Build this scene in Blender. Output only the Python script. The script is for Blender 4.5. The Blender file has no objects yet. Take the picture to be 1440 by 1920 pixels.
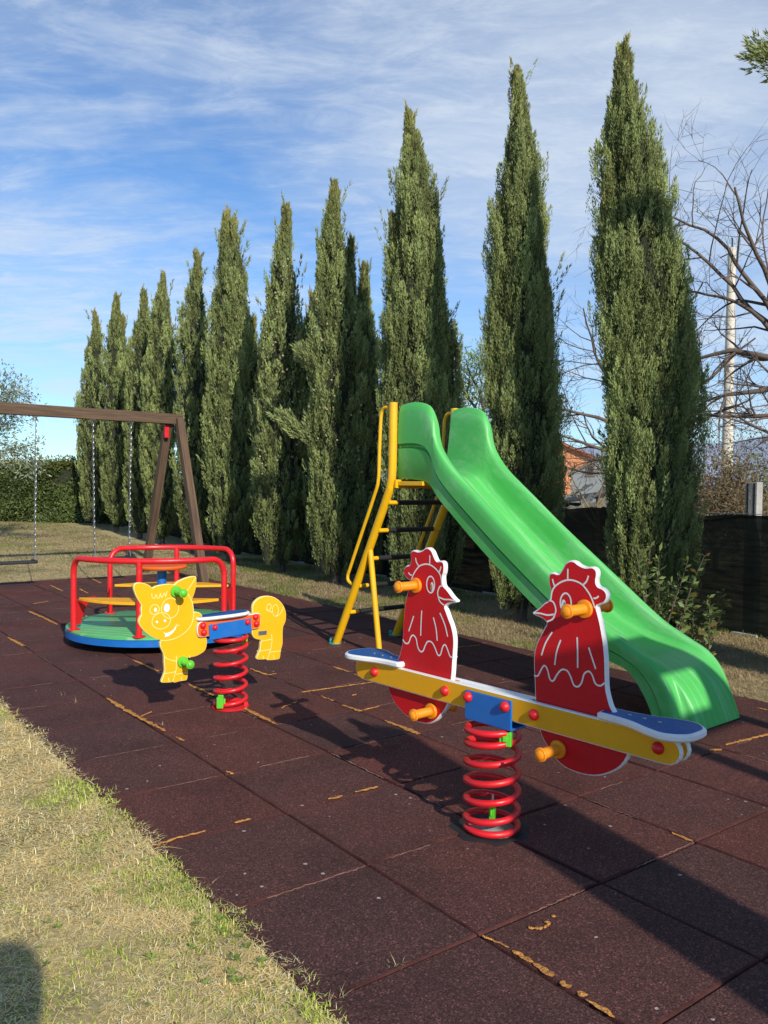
import bpy, bmesh, math, random
import numpy as np
from math import sin, cos, pi, radians, hypot, atan2
from mathutils import Vector, Matrix

random.seed(7)
RNG = np.random.default_rng(11)
S = bpy.context.scene
C = S.collection

# ------------------------------------------------------------------ camera model (metres, camera above origin)
F, PITCH, ROLL, CAMH = 1550., .02988, -.01129, 1.2
TA, OX, OY, TS = .64435, -.44358, 2.289, .50805       # paving grid: angle, origin, tile size
_cp, _sp, _cr, _sr = cos(PITCH), sin(PITCH), cos(ROLL), sin(ROLL)


def W(p, q):
    return OX + p * cos(TA) - q * sin(TA), OY + p * sin(TA) + q * cos(TA)


def WI(x, y):
    return (x - OX) * cos(TA) + (y - OY) * sin(TA), -(x - OX) * sin(TA) + (y - OY) * cos(TA)


def ray(u, v):
    xr = (u - 720) / F
    yr = (960 - v) / F
    X = _cr * xr + _sr * yr
    Y = -_sr * xr + _cr * yr
    return X, _cp + Y * _sp, -_sp + Y * _cp


def gz(u, v, z=0):
    a, b, c = ray(u, v)
    t = (z - CAMH) / c
    return a * t, b * t


def at_depth(u, v, y):
    a, b, c = ray(u, v)
    t = y / b
    return a * t, y, CAMH + c * t


cam = bpy.data.cameras.new('camera')
cam_o = bpy.data.objects.new('camera', cam)
C.objects.link(cam_o)
r0 = Vector((1, 0, 0))
u0 = Vector((0, _sp, _cp))
fw = Vector((0, _cp, -_sp))
rt = r0 * _cr - u0 * _sr
up = r0 * _sr + u0 * _cr
m = Matrix.Identity(4)
for i in range(3):
    m[i][0], m[i][1], m[i][2] = rt[i], up[i], -fw[i]
m[2][3] = CAMH
cam_o.matrix_world = m
cam.sensor_fit = 'VERTICAL'
cam.sensor_height = 36
cam.lens = F / 1920 * 36
cam.clip_start = .05
cam.clip_end = 20000
S.camera = cam_o

# ------------------------------------------------------------------ light
SUN_AZ, SUN_EL = radians(25.3), radians(28.5)
sh = Vector((-sin(SUN_AZ) * cos(SUN_EL), cos(SUN_AZ) * cos(SUN_EL), -sin(SUN_EL)))   # light travel direction
sl = bpy.data.lights.new('sun', 'SUN')
sl.energy = 5.0
sl.angle = radians(.55)
sl.color = (1, .93, .82)
so = bpy.data.objects.new('sun', sl)
C.objects.link(so)
so.rotation_euler = sh.to_track_quat('-Z', 'Y').to_euler()
so.location = (5, -8, 12)

world = bpy.data.worlds.new('World')
S.world = world
world.use_nodes = True
nt = world.node_tree
nt.nodes.clear()


def N(nt, t, **k):
    n = nt.nodes.new(t)
    for a, b in k.items():
        if a in n.inputs:
            n.inputs[a].default_value = b
        else:
            setattr(n, a, b)
    return n


def ramp(nt, pts, interp='LINEAR'):
    n = nt.nodes.new('ShaderNodeValToRGB')
    cr = n.color_ramp
    cr.interpolation = interp
    while len(cr.elements) < len(pts):
        cr.elements.new(.5)
    for e, (p, c) in zip(cr.elements, pts):
        e.position = p
        e.color = (*c, 1) if len(c) == 3 else c
    return n


L = nt.links.new
sky = N(nt, 'ShaderNodeTexSky', sky_type='NISHITA', sun_disc=False, sun_elevation=SUN_EL,
        sun_rotation=atan2(-sh.x, -sh.y), air_density=1.0, dust_density=.1, ozone_density=2.5)
bg = N(nt, 'ShaderNodeBackground', Strength=.118)
out = N(nt, 'ShaderNodeOutputWorld')
tc = N(nt, 'ShaderNodeTexCoord')
# cirrus: project the view direction on a high flat layer, stretch and warp noise
sep = N(nt, 'ShaderNodeSeparateXYZ')
L(tc.outputs['Generated'], sep.inputs[0])
zc = N(nt, 'ShaderNodeMath', operation='MAXIMUM')
L(sep.outputs['Z'], zc.inputs[0])
zc.inputs[1].default_value = 0
za = N(nt, 'ShaderNodeMath', operation='ADD')
L(zc.outputs[0], za.inputs[0])
za.inputs[1].default_value = .16
dx = N(nt, 'ShaderNodeMath', operation='DIVIDE')
dy = N(nt, 'ShaderNodeMath', operation='DIVIDE')
L(sep.outputs['X'], dx.inputs[0]); L(za.outputs[0], dx.inputs[1])
L(sep.outputs['Y'], dy.inputs[0]); L(za.outputs[0], dy.inputs[1])
cmb = N(nt, 'ShaderNodeCombineXYZ')
L(dx.outputs[0], cmb.inputs[0]); L(dy.outputs[0], cmb.inputs[1])


def cloud(scale, rot, stretch, detail, rough, dist, seed):
    mp = N(nt, 'ShaderNodeMapping')
    mp.inputs['Rotation'].default_value = (0, 0, rot)
    mp.inputs['Scale'].default_value = (scale * stretch[0], scale * stretch[1], 1)
    mp.inputs['Location'].default_value = (seed, seed * 1.7, seed * .3)
    L(cmb.outputs[0], mp.inputs[0])
    n = N(nt, 'ShaderNodeTexNoise', Scale=1.0, Detail=detail, Roughness=rough, Distortion=dist)
    L(mp.outputs[0], n.inputs['Vector'])
    return n.outputs[0]


def mth(op, a, b=None, clamp=False):
    n = N(nt, 'ShaderNodeMath', operation=op, use_clamp=clamp)
    for k, v in enumerate((a, b)):
        if v is None:
            continue
        if isinstance(v, (int, float)):
            n.inputs[k].default_value = v
        else:
            L(v, n.inputs[k])
    return n.outputs[0]


def maprange(v, a, b, c, d, smooth=True):
    n = N(nt, 'ShaderNodeMapRange')
    n.interpolation_type = 'SMOOTHSTEP' if smooth else 'LINEAR'
    for k, x in zip(('From Min', 'From Max', 'To Min', 'To Max'), (a, b, c, d)):
        n.inputs[k].default_value = x
    L(v, n.inputs[0])
    return n.outputs[0]


big = maprange(cloud(.75, .35, (1, 1.4), 5, .55, .4, 3.1), .38, .62, 0, 1)
wisp = maprange(cloud(2.6, .55, (.8, 1.9), 12, .66, .7, 8.4), .42, .74, 0, 1)
fine = maprange(cloud(7.5, .3, (.8, 1.7), 10, .7, .5, 1.7), .40, .78, 0, 1)
# more veil to the right (east), clear streak low on the left
east = maprange(sep.outputs['X'], -.22, .36, 0, 1)
w1 = mth('ADD', mth('MULTIPLY', wisp, .75), mth('MULTIPLY', fine, .4))
dens = mth('ADD', mth('MULTIPLY', w1, mth('ADD', mth('MULTIPLY', big, .75), .18)), mth('MULTIPLY', big, .26))
dens = mth('ADD', mth('MULTIPLY', dens, 1.2), mth('MULTIPLY', mth('MULTIPLY', east, .62), mth('ADD', mth('MULTIPLY', big, .5), .5)))
dens = mth('MULTIPLY', dens, maprange(sep.outputs['Y'], -.15, .45, .12, 1))
dens = mth('MULTIPLY', dens, maprange(sep.outputs['Z'], .0, .16, .3, 1))
dens = mth('MULTIPLY', dens, mth('ADD', mth('MULTIPLY', fine, .3), .80))
dens = mth('SUBTRACT', 1, mth('EXPONENT', mth('MULTIPLY', dens, -1.35)))
tint = N(nt, 'ShaderNodeMixRGB', blend_type='MULTIPLY')
tint.inputs[0].default_value = 1
tint.inputs[2].default_value = (.74, 1.04, 1.33, 1)
L(sky.outputs[0], tint.inputs[1])
mix = N(nt, 'ShaderNodeMixRGB')
L(dens, mix.inputs[0])
L(tint.outputs[0], mix.inputs[1])
mix.inputs[2].default_value = (6.0, 6.75, 7.7, 1)
L(mix.outputs[0], bg.inputs['Color'])
L(bg.outputs[0], out.inputs[0])

S.view_settings.view_transform = 'Standard'
S.view_settings.look = 'None'
S.view_settings.exposure = 0
S.cycles.max_bounces = 6
S.cycles.transparent_max_bounces = 4


# ------------------------------------------------------------------ materials
def mat(name, color, rough=.5, var=.12, vscale=6, bump=0, bscale=60, spec=.5, metal=0, dirt=0, dirtcol=(.12, .1, .08), coat=0, attr=None, obj=True):
    M = bpy.data.materials.new(name)
    M.use_nodes = True
    t = M.node_tree
    b = t.nodes['Principled BSDF']
    b.inputs['Roughness'].default_value = rough
    b.inputs['Specular IOR Level'].default_value = spec
    b.inputs['Metallic'].default_value = metal
    b.inputs['Coat Weight'].default_value = coat
    co = N(t, 'ShaderNodeTexCoord')
    n = N(t, 'ShaderNodeTexNoise', Scale=vscale, Detail=6, Roughness=.6)
    t.links.new(co.outputs['Object'], n.inputs['Vector'])
    lo = tuple(max(0, c * (1 - var)) for c in color)
    hi = tuple(min(1, c * (1 + var)) for c in color)
    rp = ramp(t, [(.3, lo), (.7, hi)])
    t.links.new(n.outputs[0], rp.inputs[0])
    col = rp.outputs[0]
    if attr:
        at = N(t, 'ShaderNodeVertexColor', layer_name=attr)
        mx = N(t, 'ShaderNodeMixRGB', blend_type='MULTIPLY')
        mx.inputs[0].default_value = 1
        t.links.new(col, mx.inputs[1])
        t.links.new(at.outputs[0], mx.inputs[2])
        col = mx.outputs[0]
    if dirt:
        n2 = N(t, 'ShaderNodeTexNoise', Scale=vscale * 2.3, Detail=9, Roughness=.72)
        t.links.new(co.outputs['Object'], n2.inputs['Vector'])
        r2 = ramp(t, [(.48, (0, 0, 0)), (.78, (dirt,) * 3)])
        t.links.new(n2.outputs[0], r2.inputs[0])
        mx = N(t, 'ShaderNodeMixRGB')
        t.links.new(r2.outputs[0], mx.inputs[0])
        t.links.new(col, mx.inputs[1])
        mx.inputs[2].default_value = (*dirtcol, 1)
        col = mx.outputs[0]
        rr = ramp(t, [(.4, (rough,) * 3), (.75, (min(1, rough + .3),) * 3)])
        t.links.new(n2.outputs[0], rr.inputs[0])
        t.links.new(rr.outputs[0], b.inputs['Roughness'])
    t.links.new(col, b.inputs['Base Color'])
    if bump:
        n3 = N(t, 'ShaderNodeTexNoise', Scale=bscale, Detail=4, Roughness=.6)
        t.links.new(co.outputs['Object'], n3.inputs['Vector'])
        bp = N(t, 'ShaderNodeBump', Strength=bump, Distance=.01)
        t.links.new(n3.outputs[0], bp.inputs['Height'])
        t.links.new(bp.outputs[0], b.inputs['Normal'])
    return M


M = dict(
    red=mat('red_paint', (.66, .012, .018), .28, .1, 5, .05, 25, dirt=.25, dirtcol=(.25, .05, .04)),
    red_board=mat('red_board', (.58, .008, .014), .46, .1, 4, .12, 160, spec=.28, dirt=.22, dirtcol=(.3, .06, .05)),
    yellow_board=mat('yellow_board', (.80, .375, .008), .45, .07, 4, .1, 160, spec=.28, dirt=.2, dirtcol=(.5, .3, .06)),
    pig_board=mat('bright_yellow_board', (.88, .41, .004), .45, .06, 4, .1, 160, spec=.28, dirt=.15, dirtcol=(.6, .4, .06)),
    blue_board=mat('blue_board', (.004, .085, .29), .36, .1, 4, .1, 160, spec=.28, dirt=.1, dirtcol=(.1, .18, .35)),
    orange_board=mat('orange_board', (.75, .12, .012), .38, .08, 4, .1, 160, spec=.28, dirt=.15, dirtcol=(.4, .12, .05)),
    pale=mat('pale_yellow_edge', (.88, .70, .26), .45, .05, 6),
    white=mat('white_plastic', (.78, .77, .74), .42, .05, 6, dirt=.3, dirtcol=(.45, .42, .38)),
    orange=mat('orange_plastic', (.85, .27, .006), .35, .07, 8, dirt=.15, dirtcol=(.4, .16, .05)),
    lime=mat('lime_plastic', (.11, .52, .03), .35, .08, 8),
    blue=mat('blue_paint', (.006, .13, .45), .32, .1, 5, dirt=.25, dirtcol=(.1, .14, .25)),
    yellow=mat('yellow_paint', (.82, .44, .005), .3, .07, 5, .05, 25, dirt=.22, dirtcol=(.4, .27, .08)),
    slide=mat('green_polyethylene', (.060, .40, .085), .42, .07, 3, .06, 40, spec=.3, dirt=.28, dirtcol=(.16, .34, .15)),
    deck=mat('green_deck', (.09, .42, .14), .42, .12, 4, .3, 8, dirt=.3, dirtcol=(.2, .3, .15)),
    black=mat('black_rubber', (.012, .012, .012), .6, .2, 8, .1, 80),
    dark=mat('dark_underside', (.01, .01, .011), .8),
    steel=mat('galvanised_steel', (.42, .43, .44), .42, .15, 20, metal=.9),
    teal=mat('teal_cap', (.03, .3, .26), .45),
    concrete=mat('concrete', (.36, .35, .33), .9, .2, 9, .5, 60, dirt=.4),
    polec=mat('pole_concrete', (.60, .55, .46), .85, .12, 3, .3, 30, dirt=.3, dirtcol=(.3, .25, .2)),
    plate=mat('metal_label', (.35, .35, .36), .4, .4, 220, metal=.7),
    bark=mat('bark', (.10, .075, .058), .95, .35, 14, .8, 40),
    twig=mat('twig_bark', (.115, .085, .068), .9, .35, 5),
    lichen_twig=mat('lichen_bark', (.23, .17, .09), .95, .4, 6),
    glue=mat('dried_glue', (.55, .25, .06), .9, .4, 45, .9, 120, spec=.15, dirt=.75, dirtcol=(.18, .11, .08)),
    dust=mat('joint_dust', (.17, .10, .075), .95, .4, 25),
    net=None, cone=mat('cypress_cones', (.36, .29, .18), .8, .3, 30), core=mat('dark_inside', (.022, .027, .012), 1, .5, 30),
    owall=mat('orange_render', (.66, .27, .12), .9, .1, 1),
    gwall=mat('grey_render', (.22, .24, .25), .9, .1, 1),
    wwall=mat('white_render', (.75, .72, .68), .9, .1, 1),
    roof=mat('terracotta_roof', (.42, .13, .075), .9, .25, 4),
    groof=mat('grey_roof', (.17, .145, .125), .9, .2, 3),
    glass=mat('window_glass', (.03, .035, .045), .15),
    sheet=mat('pale_sheet', (.62, .63, .62), .5, .2, 2, dirt=.4, dirtcol=(.3, .25, .2)),
    skin=mat('skin', (.5, .32, .24), .6), cloth=mat('dark_cloth', (.05, .055, .08), .9), jeans=mat('denim', (.05, .08, .16), .9),
    hair=mat('brown_hair', (.05, .03, .02), .8),
)


def slide_mat():
    Mt = bpy.data.materials.new('worn_green_polyethylene')
    Mt.use_nodes = True
    t = Mt.node_tree
    b = t.nodes['Principled BSDF']
    b.inputs['Specular IOR Level'].default_value = .35
    co = N(t, 'ShaderNodeTexCoord')
    n1 = N(t, 'ShaderNodeTexNoise', Scale=2.2, Detail=6, Roughness=.6)
    t.links.new(co.outputs['Object'], n1.inputs['Vector'])
    base = ramp(t, [(.3, (.072, .44, .085)), (.7, (.10, .50, .115))])
    t.links.new(n1.outputs[0], base.inputs[0])
    mp = N(t, 'ShaderNodeMapping')
    mp.inputs['Scale'].default_value = (1.6, 42, 1.6)
    t.links.new(co.outputs['Object'], mp.inputs[0])
    n2 = N(t, 'ShaderNodeTexNoise', Scale=1.0, Detail=10, Roughness=.75, Distortion=.25)
    t.links.new(mp.outputs[0], n2.inputs['Vector'])
    sc = ramp(t, [(.48, (0, 0, 0)), (.68, (.62,) * 3)])
    t.links.new(n2.outputs[0], sc.inputs[0])
    m1 = N(t, 'ShaderNodeMixRGB')
    t.links.new(sc.outputs[0], m1.inputs[0])
    t.links.new(base.outputs[0], m1.inputs[1])
    m1.inputs[2].default_value = (.32, .60, .32, 1)
    n3 = N(t, 'ShaderNodeTexNoise', Scale=7, Detail=10, Roughness=.78)
    t.links.new(co.outputs['Object'], n3.inputs['Vector'])
    gr = ramp(t, [(.56, (0, 0, 0)), (.80, (.5,) * 3)])
    t.links.new(n3.outputs[0], gr.inputs[0])
    m2 = N(t, 'ShaderNodeMixRGB')
    t.links.new(gr.outputs[0], m2.inputs[0])
    t.links.new(m1.outputs[0], m2.inputs[1])
    m2.inputs[2].default_value = (.10, .22, .085, 1)
    t.links.new(m2.outputs[0], b.inputs['Base Color'])
    rr = ramp(t, [(.45, (.36,) * 3), (.75, (.62,) * 3)])
    t.links.new(n2.outputs[0], rr.inputs[0])
    t.links.new(rr.outputs[0], b.inputs['Roughness'])
    bp = N(t, 'ShaderNodeBump', Strength=.10, Distance=.004)
    t.links.new(n2.outputs[0], bp.inputs['Height'])
    t.links.new(bp.outputs[0], b.inputs['Normal'])
    return Mt


def add_lines(Mt, col, scale, fac):
    t = Mt.node_tree
    b = t.nodes['Principled BSDF']
    src = b.inputs['Base Color'].links[0].from_socket
    co = N(t, 'ShaderNodeTexCoord')
    mp = N(t, 'ShaderNodeMapping')
    mp.inputs['Rotation'].default_value = (0, 0, 1.9)
    t.links.new(co.outputs['Object'], mp.inputs[0])
    w = N(t, 'ShaderNodeTexWave', Scale=scale, Distortion=2.2, Detail=3)
    w.inputs['Detail Scale'].default_value = .8
    t.links.new(mp.outputs[0], w.inputs['Vector'])
    r = ramp(t, [(.86, (0, 0, 0)), (.97, (fac,) * 3)])
    t.links.new(w.outputs['Fac'], r.inputs[0])
    mx = N(t, 'ShaderNodeMixRGB')
    t.links.new(r.outputs[0], mx.inputs[0])
    t.links.new(src, mx.inputs[1])
    mx.inputs[2].default_value = (*col, 1)
    t.links.new(mx.outputs[0], b.inputs['Base Color'])


M['red_board'].node_tree.nodes['Principled BSDF'].inputs['Specular IOR Level'].default_value = .22
add_lines(M['deck'], (.30, .60, .30), 4.0, .6)
M['slide'] = slide_mat()


def wood_mat(name, c1, c2, sc=(1.2, 30, 30)):
    Mt = bpy.data.materials.new(name)
    Mt.use_nodes = True
    t = Mt.node_tree
    b = t.nodes['Principled BSDF']
    b.inputs['Roughness'].default_value = .85
    co = N(t, 'ShaderNodeTexCoord')
    mp = N(t, 'ShaderNodeMapping')
    mp.inputs['Scale'].default_value = sc
    t.links.new(co.outputs['Object'], mp.inputs[0])
    n = N(t, 'ShaderNodeTexNoise', Scale=1.6, Detail=9, Roughness=.7, Distortion=.3)
    t.links.new(mp.outputs[0], n.inputs['Vector'])
    rp = ramp(t, [(.32, c1), (.5, tuple((a + b_) / 2 for a, b_ in zip(c1, c2))), (.68, c2)])
    t.links.new(n.outputs[0], rp.inputs[0])
    t.links.new(rp.outputs[0], b.inputs['Base Color'])
    bp = N(t, 'ShaderNodeBump', Strength=.5, Distance=.01)
    t.links.new(n.outputs[0], bp.inputs['Height'])
    t.links.new(bp.outputs[0], b.inputs['Normal'])
    return Mt


M['wood'] = wood_mat('weathered_brown_timber', (.042, .025, .015), (.165, .10, .058))


def leaf_mat(name, color, var=.35, rough=.6, transl=.25, scale=3.0, tip=None):
    Mt = bpy.data.materials.new(name)
    Mt.use_nodes = True
    t = Mt.node_tree
    b = t.nodes['Principled BSDF']
    b.inputs['Roughness'].default_value = rough
    b.inputs['Specular IOR Level'].default_value = .3
    at = N(t, 'ShaderNodeVertexColor', layer_name='Col')
    mx = N(t, 'ShaderNodeMixRGB', blend_type='MULTIPLY')
    mx.inputs[0].default_value = 1
    co = N(t, 'ShaderNodeTexCoord')
    n = N(t, 'ShaderNodeTexNoise', Scale=scale, Detail=3)
    t.links.new(co.outputs['Object'], n.inputs['Vector'])
    rp = ramp(t, [(.3, tuple(c * (1 - var) for c in color)), (.7, tuple(c * (1 + var) for c in color))])
    t.links.new(n.outputs[0], rp.inputs[0])
    t.links.new(rp.outputs[0], mx.inputs[1])
    t.links.new(at.outputs[0], mx.inputs[2])
    t.links.new(mx.outputs[0], b.inputs['Base Color'])
    if transl:
        tr = N(t, 'ShaderNodeBsdfTranslucent')
        t.links.new(mx.outputs[0], tr.inputs[0])
        ms = N(t, 'ShaderNodeMixShader')
        ms.inputs[0].default_value = transl
        t.links.new(b.outputs[0], ms.inputs[1])
        t.links.new(tr.outputs[0], ms.inputs[2])
        t.links.new(ms.outputs[0], t.nodes['Material Output'].inputs[0])
    return Mt


M['cyp'] = leaf_mat('cypress_foliage', (.228, .262, .100), .2, .75, .18, 1.6)
M['olive'] = leaf_mat('olive_leaves', (.20, .22, .15), .25, .5, .2, 2)
M['hedge'] = leaf_mat('hedge_leaves', (.095, .13, .038), .35, .5, .2, 1.2)
M['shrub'] = leaf_mat('shrub_leaves', (.13, .18, .05), .3, .5, .3, 3)
M['brown'] = leaf_mat('autumn_leaves', (.15, .112, .062), .35, .8, .25, 2)
M['grass'] = leaf_mat('grass_blades', (1, 1, 1), .12, .75, .3, 5)

# shade net: woven dark cloth, slightly open
Mt = bpy.data.materials.new('dark_shade_net')
Mt.use_nodes = True
t = Mt.node_tree
b = t.nodes['Principled BSDF']
co = N(t, 'ShaderNodeTexCoord')
mp = N(t, 'ShaderNodeMapping')
mp.inputs['Scale'].default_value = (2, 2, 14)
t.links.new(co.outputs['Object'], mp.inputs[0])
n = N(t, 'ShaderNodeTexNoise', Scale=2, Detail=8, Roughness=.7)
t.links.new(mp.outputs[0], n.inputs['Vector'])
rp = ramp(t, [(.35, (.003, .005, .004)), (.75, (.013, .020, .015))])
t.links.new(n.outputs[0], rp.inputs[0])
t.links.new(rp.outputs[0], b.inputs['Base Color'])
b.inputs['Roughness'].default_value = .9
b.inputs['Specular IOR Level'].default_value = .2
tp = N(t, 'ShaderNodeBsdfTransparent')
ms = N(t, 'ShaderNodeMixShader')
r2 = ramp(t, [(.35, (.0,) * 3), (.8, (.05,) * 3)])
t.links.new(n.outputs[0], r2.inputs[0])
t.links.new(r2.outputs[0], ms.inputs[0])
t.links.new(b.outputs[0], ms.inputs[1])
t.links.new(tp.outputs[0], ms.inputs[2])
t.links.new(ms.outputs[0], t.nodes['Material Output'].inputs[0])
M['net'] = Mt

# rubber paving
Mt = bpy.data.materials.new('red_brown_rubber_granulate')
Mt.use_nodes = True
t = Mt.node_tree
b = t.nodes['Principled BSDF']
b.inputs['Roughness'].default_value = .82
b.inputs['Specular IOR Level'].default_value = .16
co = N(t, 'ShaderNodeTexCoord')
geo = N(t, 'ShaderNodeNewGeometry')
isl = ramp(t, [(0, (.080, .040, .035)), (.35, (.090, .042, .036)), (.7, (.096, .042, .035)), (.9, (.105, .041, .033)), (1, (.114, .038, .030))])
t.links.new(geo.outputs['Random Per Island'], isl.inputs[0])
g = N(t, 'ShaderNodeTexNoise', Scale=190, Detail=3, Roughness=.8)
t.links.new(co.outputs['Object'], g.inputs['Vector'])
cell = N(t, 'ShaderNodeTexVoronoi', Scale=210)
t.links.new(co.outputs['Object'], cell.inputs['Vector'])
csep = N(t, 'ShaderNodeSeparateColor')
t.links.new(cell.outputs['Color'], csep.inputs[0])
cr_ = ramp(t, [(0, (.38,) * 3), (.4, (.8, .8, .8)), (.7, (1.15, 1.1, 1.1)), (.88, (1.5, 1.35, 1.3)), (.97, (2.6, 2.3, 2.2)), (1, (3.4, 3.1, 3.0))])
t.links.new(csep.outputs[1], cr_.inputs[0])
gr = ramp(t, [(.30, (.35,) * 3), (.5, (1.0, 1, 1)), (.62, (1.35, 1.3, 1.3)), (.74, (2.6, 2.4, 2.4))])
t.links.new(g.outputs[0], gr.inputs[0])
mx0 = N(t, 'ShaderNodeMixRGB', blend_type='MULTIPLY')
mx0.inputs[0].default_value = .62
t.links.new(isl.outputs[0], mx0.inputs[1])
t.links.new(cr_.outputs[0], mx0.inputs[2])
mx = N(t, 'ShaderNodeMixRGB', blend_type='MULTIPLY')
mx.inputs[0].default_value = 1
t.links.new(mx0.outputs[0], mx.inputs[1])
t.links.new(gr.outputs[0], mx.inputs[2])
pn = N(t, 'ShaderNodeTexNoise', Scale=2.2, Detail=7, Roughness=.65)
t.links.new(co.outputs['Object'], pn.inputs['Vector'])
pr = ramp(t, [(.3, (.72, .74, .76)), (.5, (1, 1, 1)), (.72, (1.22, 1.16, 1.14))])
t.links.new(pn.outputs[0], pr.inputs[0])
mx2 = N(t, 'ShaderNodeMixRGB', blend_type='MULTIPLY')
mx2.inputs[0].default_value = 1
t.links.new(mx.outputs[0], mx2.inputs[1])
t.links.new(pr.outputs[0], mx2.inputs[2])
# small pale crumbs
vo = N(t, 'ShaderNodeTexVoronoi', Scale=17)
vo.inputs['Randomness'].default_value = 1
t.links.new(co.outputs['Object'], vo.inputs['Vector'])
wn = N(t, 'ShaderNodeTexNoise', Scale=90, Detail=2)
t.links.new(co.outputs['Object'], wn.inputs['Vector'])
ad = N(t, 'ShaderNodeMath', operation='MULTIPLY_ADD')
t.links.new(wn.outputs[0], ad.inputs[0])
ad.inputs[1].default_value = .22
t.links.new(vo.outputs['Distance'], ad.inputs[2])
sepc = N(t, 'ShaderNodeSeparateColor')
t.links.new(vo.outputs['Color'], sepc.inputs[0])
thr = N(t, 'ShaderNodeMapRange')
t.links.new(sepc.outputs[0], thr.inputs[0])
for k, x in zip(('From Min', 'From Max', 'To Min', 'To Max'), (.60, 1, .11, .22)):
    thr.inputs[k].default_value = x
lt = N(t, 'ShaderNodeMath', operation='LESS_THAN')
t.links.new(ad.outputs[0], lt.inputs[0])
t.links.new(thr.outputs[0], lt.inputs[1])
mx3 = N(t, 'ShaderNodeMixRGB')
t.links.new(lt.outputs[0], mx3.inputs[0])
t.links.new(mx2.outputs[0], mx3.inputs[1])
mx3.inputs[2].default_value = (.42, .35, .32, 1)
t.links.new(mx3.outputs[0], b.inputs['Base Color'])
bp = N(t, 'ShaderNodeBump', Strength=.9, Distance=.004)
t.links.new(g.outputs[0], bp.inputs['Height'])
t.links.new(bp.outputs[0], b.inputs['Normal'])
M['rubber'] = Mt
M['edge'] = mat('worn_red_tile_edge', (.085, .031, .027), .95, .45, 9, .6, 200, spec=.1, dirt=.85, dirtcol=(.03, .02, .019))

# soil and dry turf
Mt = bpy.data.materials.new('dry_turf_soil')
Mt.use_nodes = True
t = Mt.node_tree
b = t.nodes['Principled BSDF']
b.inputs['Roughness'].default_value = .95
b.inputs['Specular IOR Level'].default_value = .1
co = N(t, 'ShaderNodeTexCoord')
n1 = N(t, 'ShaderNodeTexNoise', Scale=1.3, Detail=8, Roughness=.65)
n2 = N(t, 'ShaderNodeTexNoise', Scale=55, Detail=6, Roughness=.75)
n3 = N(t, 'ShaderNodeTexNoise', Scale=.5, Detail=4)
for n in (n1, n2, n3):
    t.links.new(co.outputs['Object'], n.inputs['Vector'])
ra = ramp(t, [(.3, (.26, .195, .095)), (.5, (.44, .355, .17)), (.7, (.60, .51, .28))])
t.links.new(n2.outputs[0], ra.inputs[0])
rb = ramp(t, [(.3, (.07, .052, .035)), (.5, (.13, .13, .05)), (.68, (.09, .12, .035))])
t.links.new(n2.outputs[0], rb.inputs[0])
rc = ramp(t, [(.48, (0, 0, 0)), (.66, (.8,) * 3)])
t.links.new(n1.outputs[0], rc.inputs[0])
mx = N(t, 'ShaderNodeMixRGB')
t.links.new(rc.outputs[0], mx.inputs[0])
t.links.new(ra.outputs[0], mx.inputs[1])
t.links.new(rb.outputs[0], mx.inputs[2])
t.links.new(mx.outputs[0], b.inputs['Base Color'])
bp = N(t, 'ShaderNodeBump', Strength=.6, Distance=.015)
t.links.new(n2.outputs[0], bp.inputs['Height'])
t.links.new(bp.outputs[0], b.inputs['Normal'])
M['soil'] = Mt
M['hill'] = mat('hazy_hills', (.27, .32, .42), 1, .12, .004)  # distance haze is put into this blue-grey colour


# ------------------------------------------------------------------ object helpers
def tag(o, label=None, cat=None, group=None, kind=None):
    for k, v in (('label', label), ('category', cat), ('group', group), ('kind', kind)):
        if v:
            o[k] = v
    return o


def thing(name, label, cat, loc=(0, 0, 0), rz=0, group=None):
    o = bpy.data.objects.new(name, None)
    o.empty_display_size = .1
    C.objects.link(o)
    o.location = loc
    o.rotation_euler = (0, 0, rz)
    return tag(o, label, cat, group)


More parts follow.
